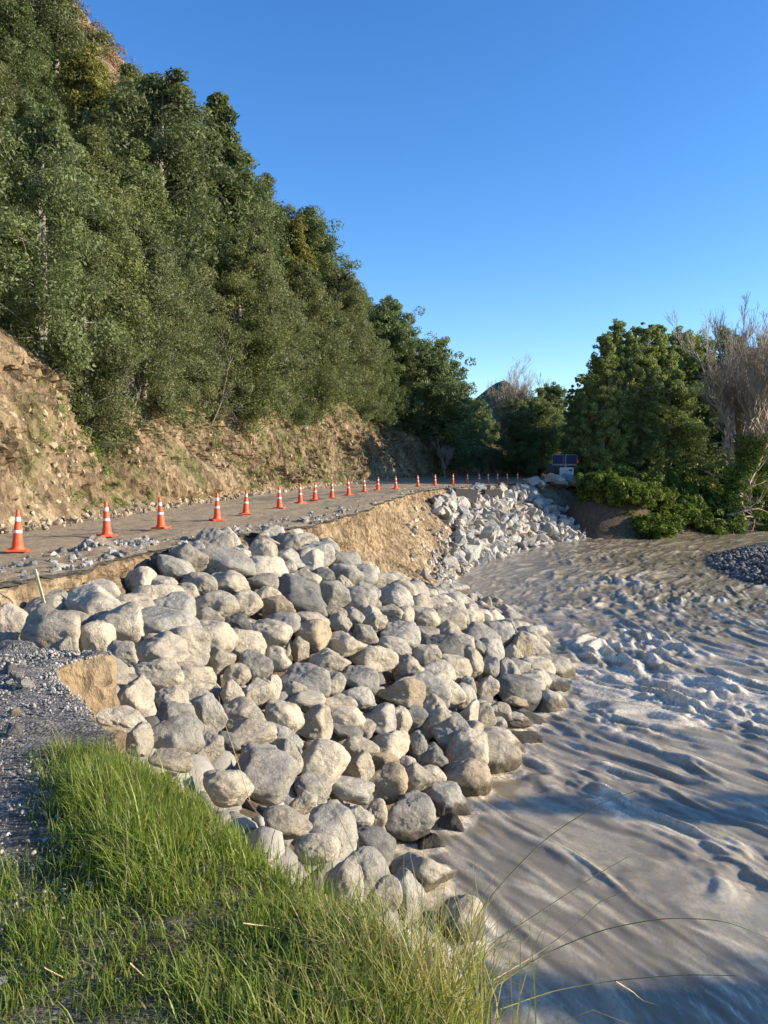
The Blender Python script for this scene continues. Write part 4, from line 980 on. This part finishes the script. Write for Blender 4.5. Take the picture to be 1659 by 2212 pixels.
for ri, (d, step, hsz) in enumerate(ROWS):
    y = 13.0 + ri * 1.2
    while y < 88:
        p, nrm = hill_pt(y, d + tr.uniform(-0.9, 0.9))
        pr = proj(p + np.array([0, 0, 4.0]))
        if ri == 0 and 20 < y < 27: y += step; continue          # bare slip on the left
        if (ri == 4 and y < 52) or (ri == 3 and y < 19): y += step; continue
        if -330 < pr[0] < 1000:
            s = hsz * tr.uniform(0.82, 1.15) * (0.84 if ri >= 2 else 1.0) * (0.74 if ri >= 1 and y < 38 else 1.0) * (1.22 if 46 < y < 74 and ri < 4 else 0.93)
            if y > 74: s *= 1.12
            kind = 'y' if (tr.rand() < 0.16 and ri >= 1) else ('c' if tr.rand() < 0.10 and ri >= 1 else 'h')
            hill_trees.append((ri, y, p, nrm, s, kind))
        y += step * tr.uniform(0.8, 1.2)
rown = ['front row over the cut bank', 'second row up the hill', 'third row up the hill', 'fourth row up the hill', 'topmost row of the hill']
cnt = {}
for ri, y, p, nrm, s, kind in hill_trees:
    k = cnt.get(ri, 0); cnt[ri] = k + 1
    parts = HT[tr.randint(5)] if kind == 'h' else (HTy[tr.randint(2)] if kind == 'y' else CT[tr.randint(2)])
    b = tr.uniform(0.8, 1.15); tint = (b * tr.uniform(0.9, 1.1), b, b * tr.uniform(0.85, 1.1))
    look = 'mid green bushy'
    if kind == 'y' and tr.rand() < 0.5: tint = (1.45 * b, 1.2 * b, 0.75 * b); look = 'yellowish slender'
    elif kind == 'y': look = 'slender green'
    elif kind == 'c': look = 'dark pointed'
    lean = 0.16 if ri == 0 else 0.07
    put_tree('hill_tree', parts, p - np.array([0, 0, 0.9 if ri == 0 else 0.25]), (s * tr.uniform(0.92, 1.12), s), tr.uniform(0, 6.28) * 0 + tr.randint(0, 7) * 0.9, f'{look} tree, {ordw(k)} from the left in the {rown[ri]}', 'trees on the hillside', tint)
    e = COL.objects[-1]
print('hill trees', len(hill_trees))
# dry brown scrub near the ridge and low growth under the trees
def stuff_cloud(name, cents, rads, n, size, mat, seed, label, cat, asp=0.3):
    v, f, t = leaf_cloud(np.array(cents), np.array(rads), n, size, seed, 0.8, 0.3, asp)
    return tag(link(name, mesh_from(name, v, f, M[mat], True, {'tone': t})), label, cat, kind='stuff')
cs = []; rd = []
for _ in range(2600):
    y = tr.uniform(22, 95); d = tr.uniform(20, 62); p, _n = hill_pt(y, d)
    cs.append(p + np.array([0, 0, tr.uniform(0.1, 1.3)])); rd.append(tr.uniform(0.7, 1.5))
stuff_cloud('dry_scrub', cs, rd, 46, 0.26, 'scrub', 3, 'brown dry scrub covering the upper hill by the skyline', 'scrub', 0.22)
cs = []; rd = []
for _ in range(1300):
    y = tr.uniform(16, 84); d = tr.uniform(1.7, 8); p, _n = hill_pt(y, d)
    if 20 < y < 27.5 and d < 4.5: continue
    cs.append(p + np.array([0, 0, tr.uniform(0.0, 0.8)])); rd.append(tr.uniform(0.35, 0.8))
stuff_cloud('undergrowth', cs, rd, 44, 0.12, 'leaf', 5, 'low green undergrowth along the lip of the cut bank', 'undergrowth')
# grassy tufts on the cut face
cs = []; rd = []
for _ in range(420):
    y = tr.choice([28.6, 29.4, 47, 52, 56, 62, 66, 70, 73]) + tr.normal(0, 1.6); d = abs(tr.normal(0.6, 1.1)) + 0.1; p, nn = hill_pt(y, min(d, 3.2))
    cs.append(p + np.array([nn[0], nn[1], 0.3]) * 0.08); rd.append(tr.uniform(0.1, 0.3))
stuff_cloud('bank_weeds', cs, rd, 30, 0.09, 'leaf_vine', 6, 'patches of green weeds on the clay cut face', 'weeds', 0.18)

# dead branches hanging on the cut
def branchy(seed, length, depth=4, r0=0.03, spread=0.6, up=0.25, kids=3):
    r = np.random.RandomState(seed); paths = []
    def go(p, d, ln, rad, lev):
        n = 4; pts = [p]; q = p.copy(); dd = d.copy()
        for _ in range(n):
            dd = dd + r.normal(0, 0.14, 3) + np.array([0, 0, up * 0.12]); dd /= np.linalg.norm(dd); q = q + dd * ln / n; pts.append(q.copy())
        paths.append((np.array(pts), np.maximum(np.linspace(rad, rad * 0.55, n + 1), 0.007)))
        if lev < depth:
            for k in range(kids + (1 if lev == 0 else 0)):
                f = r.randint(1, n + 1); nd = dd + r.normal(0, spread, 3); nd[2] += up; nd /= np.linalg.norm(nd)
                go(pts[f], nd, ln * r.uniform(0.5, 0.78), rad * 0.55, lev + 1)
    go(np.zeros(3), np.array([0.0, 0, 1.0]), length, r0, 0)
    return paths
DB = [mesh_from('dead_branch', *tubes(branchy(200 + k, 1.5, 3, 0.035, 0.55, 0.1), 4), M['bark_pale']) for k in range(3)]
for k, (u, v, Yd, sc, rot, lab) in enumerate([(235, 850, 29.5, 1.0, (0.3, 1.3, 0.2), 'tangle of bare grey twigs at the top of the gully'), (330, 915, 31.0, 1.1, (0.4, -0.9, 0), 'bare leaning branch beside the gully under the trees'), (360, 990, 31.5, 0.9, (0.2, 0.6, 1), 'pale fallen branch lying in the gully'), (415, 900, 33.0, 1.3, (0.15, 0.5, 0.4), 'pale leaning sapling stem right of the gully'), (545, 900, 44.0, 1.4, (0.1, 0.35, 0.2), 'thin pale sapling stem on the cut bank below the trees'), (655, 945, 52.0, 1.1, (0.1, 0.2, 0.2), 'pale upright sapling stem halfway along the cut bank')]):
    p, nn = hill_pt(Yd + 1.0, 2.2 + 0.2 * (k % 3)); o = link('dead_branch', DB[k % 3]); q = at(u, v, Yd); o.location = (p[0] + nn[0] * 0.15, p[1] + nn[1] * 0.15, q[2] - 0.4); o.scale = (sc,) * 3; o.rotation_euler = rot
    tag(o, lab, 'branch', 'dead wood on the cut bank')

# trees past the nose of the hill and in the middle distance
FAR_TREES = [(880, 90, 0.8, 3.5, DT, 'dark spreading tree just behind the nose of the hill'), (935, 89, 1.2, 0.3, DT, 'tallest dark spreading tree behind the hill nose'), (985, 94, 0.95, 0, DT, 'dark rounded tree right of the tallest one behind the hill nose'),
             (1035, 101, 0.72, 0, DT, 'lower dark tree at right end of the trees behind the hill'), (905, 99, 1.2, 1, DT, 'dark tree at the back behind the hill nose'), (1010, 110, 0.85, 0, CT, 'dark pointed tree behind the middle trees'), (840, 88, 1.15, 5, DT, 'dark tree on the far shoulder of the hill'),
             (1120, 92, 0.72, 0, DT, 'shaded olive tree in the middle distance left of trailer'), (1165, 95, 0.82, 0, DT, 'shaded tree directly behind the trailer, left one'), (1195, 104, 0.95, 0, DT, 'shaded tree behind the trailer, right one'), (1072, 118, 0.62, 0, DT, 'small dark tree far off beside the pasture')]
for k, (u, Y, s, z, kind, lab) in enumerate(FAR_TREES):
    x = (u - 829.5) / FPX * Y
    put_tree('broad_tree', kind[k % len(kind)], (x, Y, z - 0.4), (s, s), k * 1.3, lab, 'trees in the middle distance', (1.0, 0.98, 0.9) if k > 6 else (1, 1, 1))
RIGHT = [(1262, 78, 0.80, PT), (1300, 73, 1.00, PT), (1345, 75, 1.05, PT), (1385, 80, 1.16, PT), (1330, 84, 1.22, PT), (1425, 82, 1.18, PT), (1470, 86, 1.28, DT), (1520, 88, 1.28, DT), (1575, 90, 1.24, DT), (1640, 86, 1.2, DT), (1700, 84, 1.15, DT), (1285, 88, 1.0, PT), (1240, 86, 0.75, PT), (1400, 74, 0.78, PT), (1450, 77, 0.85, DT)]
order = sorted(range(len(RIGHT)), key=lambda i: RIGHT[i][0])
for k, (u, Y, s, kind) in enumerate(RIGHT):
    x = (u - 829.5) / FPX * Y
    look = 'plume shaped green' if kind is PT else 'dense dark rounded'
    put_tree('riverside_tree', kind[k % 3], (x, Y, -0.7), (s, s), k * 0.8, f'{look} tree, {ordw(order.index(k))} from left in the grove on the right bank', 'trees on the right bank', (1.42, 1.32, 1.05) if kind is PT else (1.15, 1.1, 0.95))
# trees on the opposite bank, just outside the picture, whose shadows cross the river
for k, (x, y, s, lab) in enumerate([(27.5, 11.6, 0.56, 'slim tree on the opposite bank whose shadow crosses the river'), (31, 6.2, 0.7, 'broad tree on the opposite bank shading the near water'), (34, 2.2, 0.8, 'tall tree on the opposite bank furthest downstream')]):
    put_tree('bank_tree', PT[k % 3], (x, y, WZ + 0.8), (s * 0.9, s), k, lab, 'trees on the opposite bank')

# bare winter trees
BT = []
for k in range(2):
    v, f = tubes(branchy(400 + k, 4.2, 6, 0.2, 0.36, 0.36, 4), 3); BT.append(mesh_from('branches', v, f, M['twig']))
def bare_tree(x, y, z, s, rz, lab, k=0):
    e = empty('bare_tree', (x, y, z), rz); e.scale = (s * 1.35, s * 1.35, s * 1.62); link('branches', BT[k], e); tag(e, lab, 'tree', 'bare winter trees'); return e
for k, (u, Y, z, s, lab) in enumerate([(1600, 67, -2.0, 1.05, 'big bare grey tree at the river bend behind ivy'), (1625, 70, -2.0, 1.15, 'bare brown twiggy tree near the right edge'), (1680, 66, -2.5, 1.2, 'pale bare tree cut by the right edge of the picture'), (1600, 73, -1.0, 1.25, 'tall bare tree at the back of the leafless clump'), (1098, 106, 0, 1.05, 'pale bare tree against the sky in the middle distance'), (1172, 108, 0, 0.95, 'brownish bare tree behind the olive tree'), (962, 84, 0, 0.28, 'small bare shrub under the dark trees past the hill')]):
    bare_tree((u - 829.5) / FPX * Y, Y, z, s, k * 1.1, lab, k % 2)

# vines and bushes on the right bank
def bush(name, seed, rx, ry, rz_, n=70, leaves=70, size=0.13, mat='leaf_vine'):
    r = np.random.RandomState(seed); d = r.normal(size=(n, 3)); d /= np.linalg.norm(d, axis=1)[:, None]; d[:, 2] = np.abs(d[:, 2])
    c = d * np.array([rx, ry, rz_]) * r.uniform(0.7, 1.0, (n, 1)) * (1 + 0.15 * r.normal(size=(n, 1)))
    v, f, t = leaf_cloud(c, r.uniform(0.3, 0.55, n), leaves, size, seed, 0.8, 0.4, 0.5)
    return mesh_from(name, v, f, M[mat], True, {'tone': t})
VB = [bush('vine_bush', 500 + k, 2.2, 1.8, 1.3) for k in range(4)]
for k, (u, v, Y, s, lab) in enumerate([(1310, 1075, 64.5, 0.9, 'green vine mound where the earth bank ends'), (1355, 1085, 65.5, 1.05, 'bright vine mound at the water below the grove'), (1340, 1125, 63.2, 0.75, 'low vine mound touching the river at the bank corner'), (1405, 1090, 67, 1.1, 'vine mound sloping to the river left of the dark hollow'), (1450, 1105, 68, 0.9, 'low vine mound in front of the dark hollow'), (1500, 1115, 69.5, 0.75, 'lowest vine mound beside the driftwood'), (1400, 1050, 70, 1.1, 'upper vine mound under the grove'), (1320, 1020, 69, 1.0, 'tall vine mound under the leftmost plume trees'), (1460, 1060, 72, 1.0, 'shaded vine mound at the back of the hollow')]):
    p = at(u, v, Y); e = link('vine_bush', VB[k % 4]); e.location = (p[0], Y, p[2] - 0.9 * s); e.scale = (s, s, s * 1.05); e.rotation_euler = (0, 0, k); e.color = L((0.95, 0.95, 0.9))
    tag(e, lab, 'bush', 'vine mounds on the right bank')
vr = np.random.RandomState(31); vb = []
for k in range(70):
    i = vr.randint(6, 46); t = vr.uniform(-3.2, 2.6); q = BK[i] + BN[i] * t; z = np.interp(-t, [-2, -0.4, 0.4, 1.5, 4, 9], [-4.2, -2.3, -1.4, -0.9, -0.6, -0.3])
    if proj((q[0], q[1], z))[0] > 1750 or q[0] < 18.3: continue
    vb.append((proj((q[0], q[1], z))[0], q, z + 0.25, vr.uniform(0.7, 1.15)))
for k, (u, q, z, s_k) in enumerate(sorted(vb, key=lambda t: t[0])):
    e = link('vine_bush', VB[k % 4]); e.location = (q[0], q[1], z - 0.25); e.scale = (s_k * 1.2, s_k, s_k * vr.uniform(0.8, 1.5)); e.rotation_euler = (0, 0, k * 1.7); b = vr.uniform(0.55, 0.9); e.color = L((b, b, b * 0.9))
    tag(e, f'leafy vine clump on the slope of the right bank, {ordw(k)} of them from left', 'bush', 'leafy clumps along the right bank')
cs = []; rd = []
for _ in range(420):
    Y = vr.uniform(74, 92); x = vr.uniform(0.235, 0.56) * Y; cs.append((x, Y, vr.uniform(-0.5, 2.6) + (Y - 74) * 0.06)); rd.append(vr.uniform(0.7, 1.4))
stuff_cloud('thicket', cs, rd, 60, 0.2, 'leaf_dark', 44, 'dark thicket of undergrowth beneath the grove on right bank', 'thicket', 0.5)
# ivy column on the old trunk
r = np.random.RandomState(3); hgt = np.linspace(0, 1, 90); c = np.stack([0.9 * hgt ** 2 * 2.2 + r.normal(0, 0.45, 90), r.normal(0, 0.4, 90), hgt * 7.6 + r.normal(0, 0.2, 90)], 1)
v, f, t = leaf_cloud(c, r.uniform(0.4, 0.8, 90), 80, 0.13, 8, 0.9, 0.3, 0.5)
e = empty('ivy_stump', ((1582 - 829.5) / FPX * 66.5, 66.5, -3.6)); link('ivy', mesh_from('ivy', v, f, M['leaf_vine'], True, {'tone': t}), e)
tv, tf = tubes([(np.array([[0, 0, -0.5], [0.15, 0, 2.5], [0.8, 0, 5], [1.9, 0, 7.2]]), np.array([0.4, 0.3, 0.22, 0.12]))], 8); link('trunk', mesh_from('trunk', tv, tf, M['bark_dark']), e)
tag(e, 'old trunk thickly wrapped in bright green ivy at the river bend', 'tree')
# driftwood
DW = [mesh_from('driftwood', *tubes(branchy(600 + k, 3.2, 3, 0.11, 0.5, 0.05, 3), 5), M['drift']) for k in range(3)]
for k, (u, v, Y, s, rot, lab) in enumerate([(1570, 1112, 66, 1.0, (0, 1.45, 0.3), 'long pale driftwood branch at the waterline below the ivy'), (1625, 1100, 66.5, 1.0, (0.2, 1.3, 2.9), 'pale forked driftwood above the waterline at the right edge'), (1600, 1090, 68, 1.1, (0, 1.2, 1.0), 'tangled driftwood behind the forked piece'), (1650, 1120, 68, 0.9, (0, 1.5, -2.5), 'driftwood log at the right picture edge beside the river'), (1545, 1122, 65.5, 0.6, (0, 1.5, 0.5), 'short dark driftwood stick left of the driftwood pile')]):
    p = at(u, v, Y); o = link('driftwood', DW[k % 3]); o.location = p; o.scale = (s,) * 3; o.rotation_euler = rot; tag(o, lab, 'driftwood', 'driftwood at the river bend')
# flax-like tuft on the bank corner
def blades(n, seed, h, spread, width, root):
    r = np.random.RandomState(seed); lv = 6; t = np.linspace(0, 1, lv)
    az = r.uniform(0, 6.28, n); ln = h * r.uniform(0.6, 1.15, n); sp = spread * r.uniform(0.3, 1.3, n)
    d = np.stack([np.cos(az), np.sin(az)], 1)
    P0 = np.asarray(root) if np.ndim(root) == 2 else np.repeat(np.array([root]), n, 0)
    return strips(P0, d, ln, sp, width * r.uniform(0.6, 1.3, n), lv)
def strips(P0, d, ln, sp, wd, lv=5):
    n = len(P0); t = np.linspace(0, 1, lv)
    th = sp[:, None] * t[None] ** 1.3                     # bend angle from vertical
    seg = ln[:, None] / (lv - 1)
    hx_ = np.concatenate([np.zeros((n, 1)), np.cumsum(np.sin(th[:, 1:]) * seg, 1)], 1); hz_ = np.concatenate([np.zeros((n, 1)), np.cumsum(np.cos(th[:, 1:]) * seg, 1)], 1)
    c = P0[:, None, :] + np.concatenate([d[:, None, :] * hx_[..., None], hz_[..., None]], -1)
    side = np.stack([-d[:, 1], d[:, 0], np.zeros(n)], 1)[:, None, :] * (wd[:, None] * (1 - t[None] ** 2.2) + 0.0004)[..., None]
    V = np.stack([c - side, c + side], 2).reshape(-1, 3)
    b = (np.arange(n) * lv * 2)[:, None, None] + (np.arange(lv - 1) * 2)[None, :, None]
    Fq = (b + np.array([0, 1, 3, 2])[None, None, :]).reshape(-1, 4)
    return V, Fq
v, f = blades(160, 4, 1.3, 1.6, 0.03, (0, 0, 0)); fl = link('flax_clump', mesh_from('flax_clump', v, f, M['leaf_vine'], True, {'tone': np.full(len(v), 0.8)})); fl.location = at(1288, 1052, 64.5); tag(fl, 'spiky flax clump at the corner of the earth bank', 'flax')

# ------------------------------------------------------------------ traffic cones
def cone_parts():
    bs = bmesh.new(); bmesh.ops.create_cube(bs, size=1.0)
    for v in bs.verts: v.co = Vector((v.co.x * 0.44, v.co.y * 0.44, v.co.z * 0.045 + 0.0225))
    bmesh.ops.bevel(bs, geom=bs.edges[:], offset=0.016, segments=2, affect='EDGES')
    base = bm_mesh('base', bs, M['orange'])
    rr = lambda h: 0.128 - 0.094 * h / 0.9
    body = lathe('body', [(0.155, 0.04), (0.148, 0.06), (rr(0.07) + 0.006, 0.075)] + [(rr(h), h) for h in np.linspace(0.09, 0.88, 14)] + [(0.03, 0.895), (0.018, 0.9)], M['orange'], 22)
    def band(a, b): return lathe('band', [(rr(a) + 0.001, a)] + [(rr(h) + 0.004, h) for h in np.linspace(a + 0.004, b - 0.004, 5)] + [(rr(b) + 0.001, b)], M['white'], 22, True, False)
    return base, body, band(0.4, 0.462), band(0.65, 0.745)
CP = cone_parts()
for k, (u, v) in enumerate(CONES):
    p = P(u, v - (4 if k < 3 else 2 if k < 8 else 1), 0.03); e = empty('traffic_cone', p, 0.3 + 0.5 * math.sin(k * 2.3)); e.rotation_euler = (0.035 * math.sin(k * 3.1), 0.035 * math.cos(k * 1.7), e.rotation_euler[2]); e.scale = (0.97, 0.97, 0.97)
    link('base', CP[0], e); link('body', CP[1], e); link('band', CP[2], e); link('band', CP[3], e)
    extra = ' on the far curve' if 12 < k < 19 else (' shaded near the trailer' if k >= 19 else '')
    tag(e, f'orange traffic cone with white bands, {ordw(k)} from left in the row{extra}', 'traffic cone', 'traffic cones along the washed out road')
# white centre-line dash
a, b = P(712, 1084), P(778, 1077); d = (b - a); d /= np.linalg.norm(d); nrm = np.array([-d[1], d[0], 0]) * 0.06
dm = mesh_from('lane_dash', [a - nrm + (0, 0, 0.035), a + nrm + (0, 0, 0.035), b + nrm + (0, 0, 0.035), b - nrm + (0, 0, 0.035)], np.array([[0, 1, 2, 3]]), M['paint'], False)
link('lane_dash', dm, road)
# leaning survey stake
p0, p1 = at(92, 1290, 11.9), at(76, 1232, 11.75); d = p1 - p0
o = link('stake', box_mesh('stake', 0.05, 0.02, float(np.linalg.norm(d)) + 0.25, M['stake'], 0.004, (0, 0, float(np.linalg.norm(d)) / 2 - 0.1))); o.location = p0; o.rotation_mode = 'QUATERNION'; o.rotation_quaternion = Vector(d).to_track_quat('Z', 'Y')
tag(o, 'pale yellow survey stake leaning on the sandy road scarp', 'stake')
p0, p1 = at(1172, 1040, 69), at(1187, 1024, 69); d = p1 - p0
o = link('marker_post', box_mesh('marker_post', 0.09, 0.05, float(np.linalg.norm(d)), M['litter'], 0.008, (0, 0, float(np.linalg.norm(d)) / 2))); o.location = p0 + (2.6, 0, 0); o.rotation_mode = 'QUATERNION'; o.rotation_quaternion = Vector(d).to_track_quat('Z', 'Y'); tag(o, 'knocked over white marker post beside the trailer', 'post')

# ------------------------------------------------------------------ solar trailer
tx = at(1217, 1030, 73); T = empty('solar_trailer', (tx[0], 73, 0.0), -0.12)
link('cabinet', box_mesh('cabinet', 1.3, 0.9, 1.0, M['cabinet'], 0.04, (0.25, 0, 0.85)), T)
dr = link('door', box_mesh('door', 0.5, 0.03, 0.34, M['cabinet'], 0.01, (0.1, -0.47, 0.98)), T); link('latch', box_mesh('latch', 0.08, 0.03, 0.05, M['black'], 0.005, (0.28, -0.5, 0.98)), dr)
link('vent', box_mesh('vent', 0.34, 0.02, 0.12, M['black'], 0.004, (0.6, -0.465, 1.1)), T)
link('chassis', box_mesh('chassis', 2.6, 0.8, 0.1, M['metal'], 0.02, (-0.3, 0, 0.3)), T)
link('board', box_mesh('board', 1.3, 0.14, 1.3, M['black'], 0.02, (-0.95, 0.2, 1.05)), T)
link('mast', box_mesh('mast', 0.12, 0.12, 1.3, M['metal'], 0.01, (0.2, 0.1, 1.9)), T)
for x in (-0.55, 0.72):
    pn = link('solar_panel', box_mesh('solar_panel', 1.0, 0.05, 0.85, M['panel'], 0.01, (x, -0.1, 2.1)), T); link('frame', box_mesh('frame', 1.06, 0.03, 0.91, M['metal'], 0.01, (x, -0.06, 2.1)), pn)
link('crossbar', box_mesh('crossbar', 2.3, 0.06, 0.06, M['metal'], 0.01, (0.1, 0.02, 1.58)), T)
lv_ = link('lamp', lathe('lamp', [(0.13, 0), (0.13, 0.2), (0.1, 0.32), (0.03, 0.36)], M['orange'], 14), T); lv_.location = (1.28, -0.05, 1.78)
for sx_ in (-0.5, 0.5):
    w = link('wheel', lathe('wheel', [(0.05, -0.09), (0.29, -0.09), (0.31, -0.05), (0.31, 0.05), (0.29, 0.09), (0.05, 0.09)], M['black'], 20), T); w.location = (sx_, -0.42, 0.31); w.rotation_euler = (math.pi / 2, 0, 0)
tag(T, 'white cabinet trailer with two blue solar panels at the road bend', 'trailer')
# fence posts and pole in the distance
for k in range(7):
    Y = 98 + k * 0.6; x = (975 + k * 13 - 829.5) / FPX * Y; o = link('fence_post', lathe('fence_post', [(0.08, 0), (0.08, 1.15), (0.05, 1.2)], M['bark_dark'], 8)); o.location = (x, Y, -0.1)
    tag(o, f'dark wooden fence post by the far pasture, {ordw(k)} from left', 'fence post', 'fence posts by the pasture')
pp = empty('power_pole', ((1042 - 829.5) / FPX * 140, 140, 0)); link('pole', lathe('pole', [(0.14, 0), (0.11, 6.0), (0.1, 6.4)], M['metal'], 10), pp); link('crossarm', box_mesh('crossarm', 1.9, 0.12, 0.12, M['metal'], 0.01, (0, 0, 6.1)), pp); tag(pp, 'pale power pole with crossarm standing in the far pasture', 'pole')

# ------------------------------------------------------------------ foreground grass
def build_grass():
    r = np.random.RandomState(77); P0 = []; D = []; LN = []; SP = []; WD = []; TN = []
    ig = i_grass - 8
    def add(x, y, z, ln, sp, wd, tone, az=None):
        az = r.uniform(0, 6.28) if az is None else az
        P0.append((x, y, z)); D.append((math.cos(az), math.sin(az))); LN.append(ln); SP.append(sp); WD.append(wd); TN.append(tone)
    N = 230000
    ii = r.randint(ig, npd, N); tt = r.uniform(-1.9, 0.9, N)
    X = PC[ii, 0] + PN[ii, 0] * tt; Yy = PC[ii, 1] + PN[ii, 1] * tt
    dens = vnoise(X * 2.3, Yy * 2.3, None, 5) * 0.4 + 0.85
    xb = -0.85 - 0.65 * (Yy - 2.9) + 0.15 * vnoise(X * 3, Yy * 3, None, 3)
    thin = np.clip(sstep(-0.4, 0.2, X - xb), 0.42 * sstep(-1.3, -0.3, X - xb) * sstep(3.6, 3.1, Yy), 1) * sstep(ig, ig + 8, ii)
    k = (PC[ii, 1] > 1.2) & (tt < 1.5) & (tt > -2.6) & (Yy > 1.7) & (r.rand(N) < dens * thin * 0.9) & (Yy < 0.75 + 5.0)
    X, Yy, tt, thin = X[k][:84000], Yy[k][:84000], tt[k][:84000], thin[k][:84000]
    tall = vnoise(X * 1.7 + 9, Yy * 1.7, None, 6) * 0.5 + 0.5
    zz = np.where(tt < 0, -0.16 * np.exp(np.minimum(tt, 0) / 0.3), -0.16 - 4.9 * (np.maximum(tt, 0) / 2.6) ** 0.85)
    azs = dict(zip(zip(X, Yy), vnoise(X * 2.6, Yy * 2.6, None, 8))); az_f = lambda x, y: azs[(x, y)]
    for x, y, t, th, ta, z in zip(X, Yy, tt, thin, tall, zz):
        ln = (0.09 + 0.2 * ta ** 1.4) * (0.35 + 0.65 * th) * r.uniform(0.5, 1.3) * (0.75 if t > 0.25 else 1.0) * (1.5 if r.rand() < 0.06 else 1.0)
        tn = min(0.8, max(0, r.normal(0.5, 0.17)))
        if r.rand() < (0.12 if x < -0.4 else 0.32): tn = r.uniform(0.84, 1.0)
        add(x, y, z - 0.01, ln, abs(r.normal(1.25, 0.65)), r.uniform(0.0014, 0.0038), tn, (r.uniform(0, 6.28) if r.rand() < 0.45 else r.normal(0, 0.9) + 6.28 * az_f(x, y)))
    # sparse tufts creeping over the gravel
    for _ in range(2000):
        i = r.randint(ig + 10, npd)
        if PC[i][1] < 1.4: continue
        t = -abs(r.normal(1.5, 0.7)); c = PC[i] + PN[i] * t
        if c[1] > 3.5 and c[0] < -1.05 - 0.65 * (c[1] - 2.9): continue
        if c[1] > 3.4 and c[0] < -1.75 - 0.21 * (c[1] - 3): continue
        if c[1] < 1.9: continue
        for _k in range(20):
            a = r.normal(0, 0.045, 2); add(c[0] + a[0], c[1] + a[1], 0.0, r.uniform(0.04, 0.13), abs(r.normal(0.9, 0.4)), r.uniform(0.0012, 0.0026), np.clip(r.normal(0.45, 0.2), 0, 0.95))
    # straw clump near the edge
    for _ in range(700):
        a = r.normal(0, 0.14, 2); add(0.12 + a[0], 2.75 + a[1], -0.25, r.uniform(0.25, 0.6), abs(r.normal(1.0, 0.5)), r.uniform(0.0014, 0.003), r.uniform(0.78, 1.0))
    v, f = strips(np.array(P0), np.array(D), np.array(LN), np.array(SP), np.array(WD), 4)
    tn = np.repeat(np.array(TN), 8)
    tag(link('grass', mesh_from('grass', v, f, M['grass'], True, {'tone': tn})), 'long green and straw coloured grass on the near bank', 'grass', kind='stuff')
build_grass()
# long single stalks reaching over the water
STALKS = [([(990, 2080), (1050, 1950), (1170, 1820), (1290, 1740), (1385, 1705)], 2.9, 'greenstalk', 'long dark grass stalk arching highest over the water'),
          ([(1010, 2075), (1060, 2040), (1180, 1960), (1280, 1895), (1370, 1843)], 3.0, 'drystalk', 'straight pale dry stalk pointing to the right over the water'),
          ([(1060, 2120), (1160, 2060), (1240, 2000), (1300, 1945), (1366, 1925)], 2.8, 'drystalk', 'bent pale dry stalk below the straight one'),
          ([(1070, 2130), (1180, 2060), (1300, 2010), (1430, 1985), (1560, 1990), (1670, 2030)], 2.7, 'greenstalk', 'long thin dark stalk arching towards the right edge'),
          ([(1080, 2180), (1200, 2140), (1330, 2118), (1480, 2106), (1600, 2108)], 2.6, 'greenstalk', 'low green stalk lying flat across bottom right'),
          ([(1330, 2120), (1370, 2145), (1385, 2160), (1425, 2172)], 2.6, 'drystalk', 'short bright yellow blade at the end of a low stalk'),
          ([(540, 1730), (505, 1620), (480, 1545), (472, 1500)], 4.6, 'drystalk', 'tall pale stalk rising in front of the boulders'),
          ([(800, 1960), (770, 1850), (700, 1700), (655, 1640)], 4.0, 'greenstalk', 'thin green stalk leaning left before the boulders'),
          ([(525, 1994), (600, 2005), (680, 2030), (760, 2090)], 2.9, 'drystalk', 'thick straw coloured stalk lying across the grass'),
          ([(95, 2090), (200, 2145), (280, 2190), (300, 2212)], 2.65, 'drystalk', 'brown dead flower stalk at the bottom left'),
          ([(280, 2080), (320, 2120), (335, 2170), (330, 2215)], 2.6, 'drystalk', 'curved brown seed stalk near the bottom left')]
for pts, Y, m, lab in STALKS:
    w = np.array([at(u, v, Y + 0.12 * math.sin(k)) for k, (u, v) in enumerate(pts)]); c, _s = catmull(w, 0.03)
    tv, tf = tubes([(c, np.linspace(0.0026, 0.0012, len(c)))], 5); e = link('grass_stalk', mesh_from('grass_stalk', tv, tf, M[m])); tag(e, lab, 'stalk', 'long grass stalks')
for k, (u, v) in enumerate([(190, 1745), (195, 1908), (4, 2118)]):
    p = P(u, v, 0.04); o = link('litter', RM[k + 2]); o.location = p; o.scale = (0.022, 0.016, 0.012); o.color = (1.4, 1.45, 1.5, 1); tag(o, ['white scrap of litter in the grass edge by the gravel', 'small white scrap low in the dark grass', 'white scrap at the left picture edge'][k], 'litter', 'white scraps in the grass')
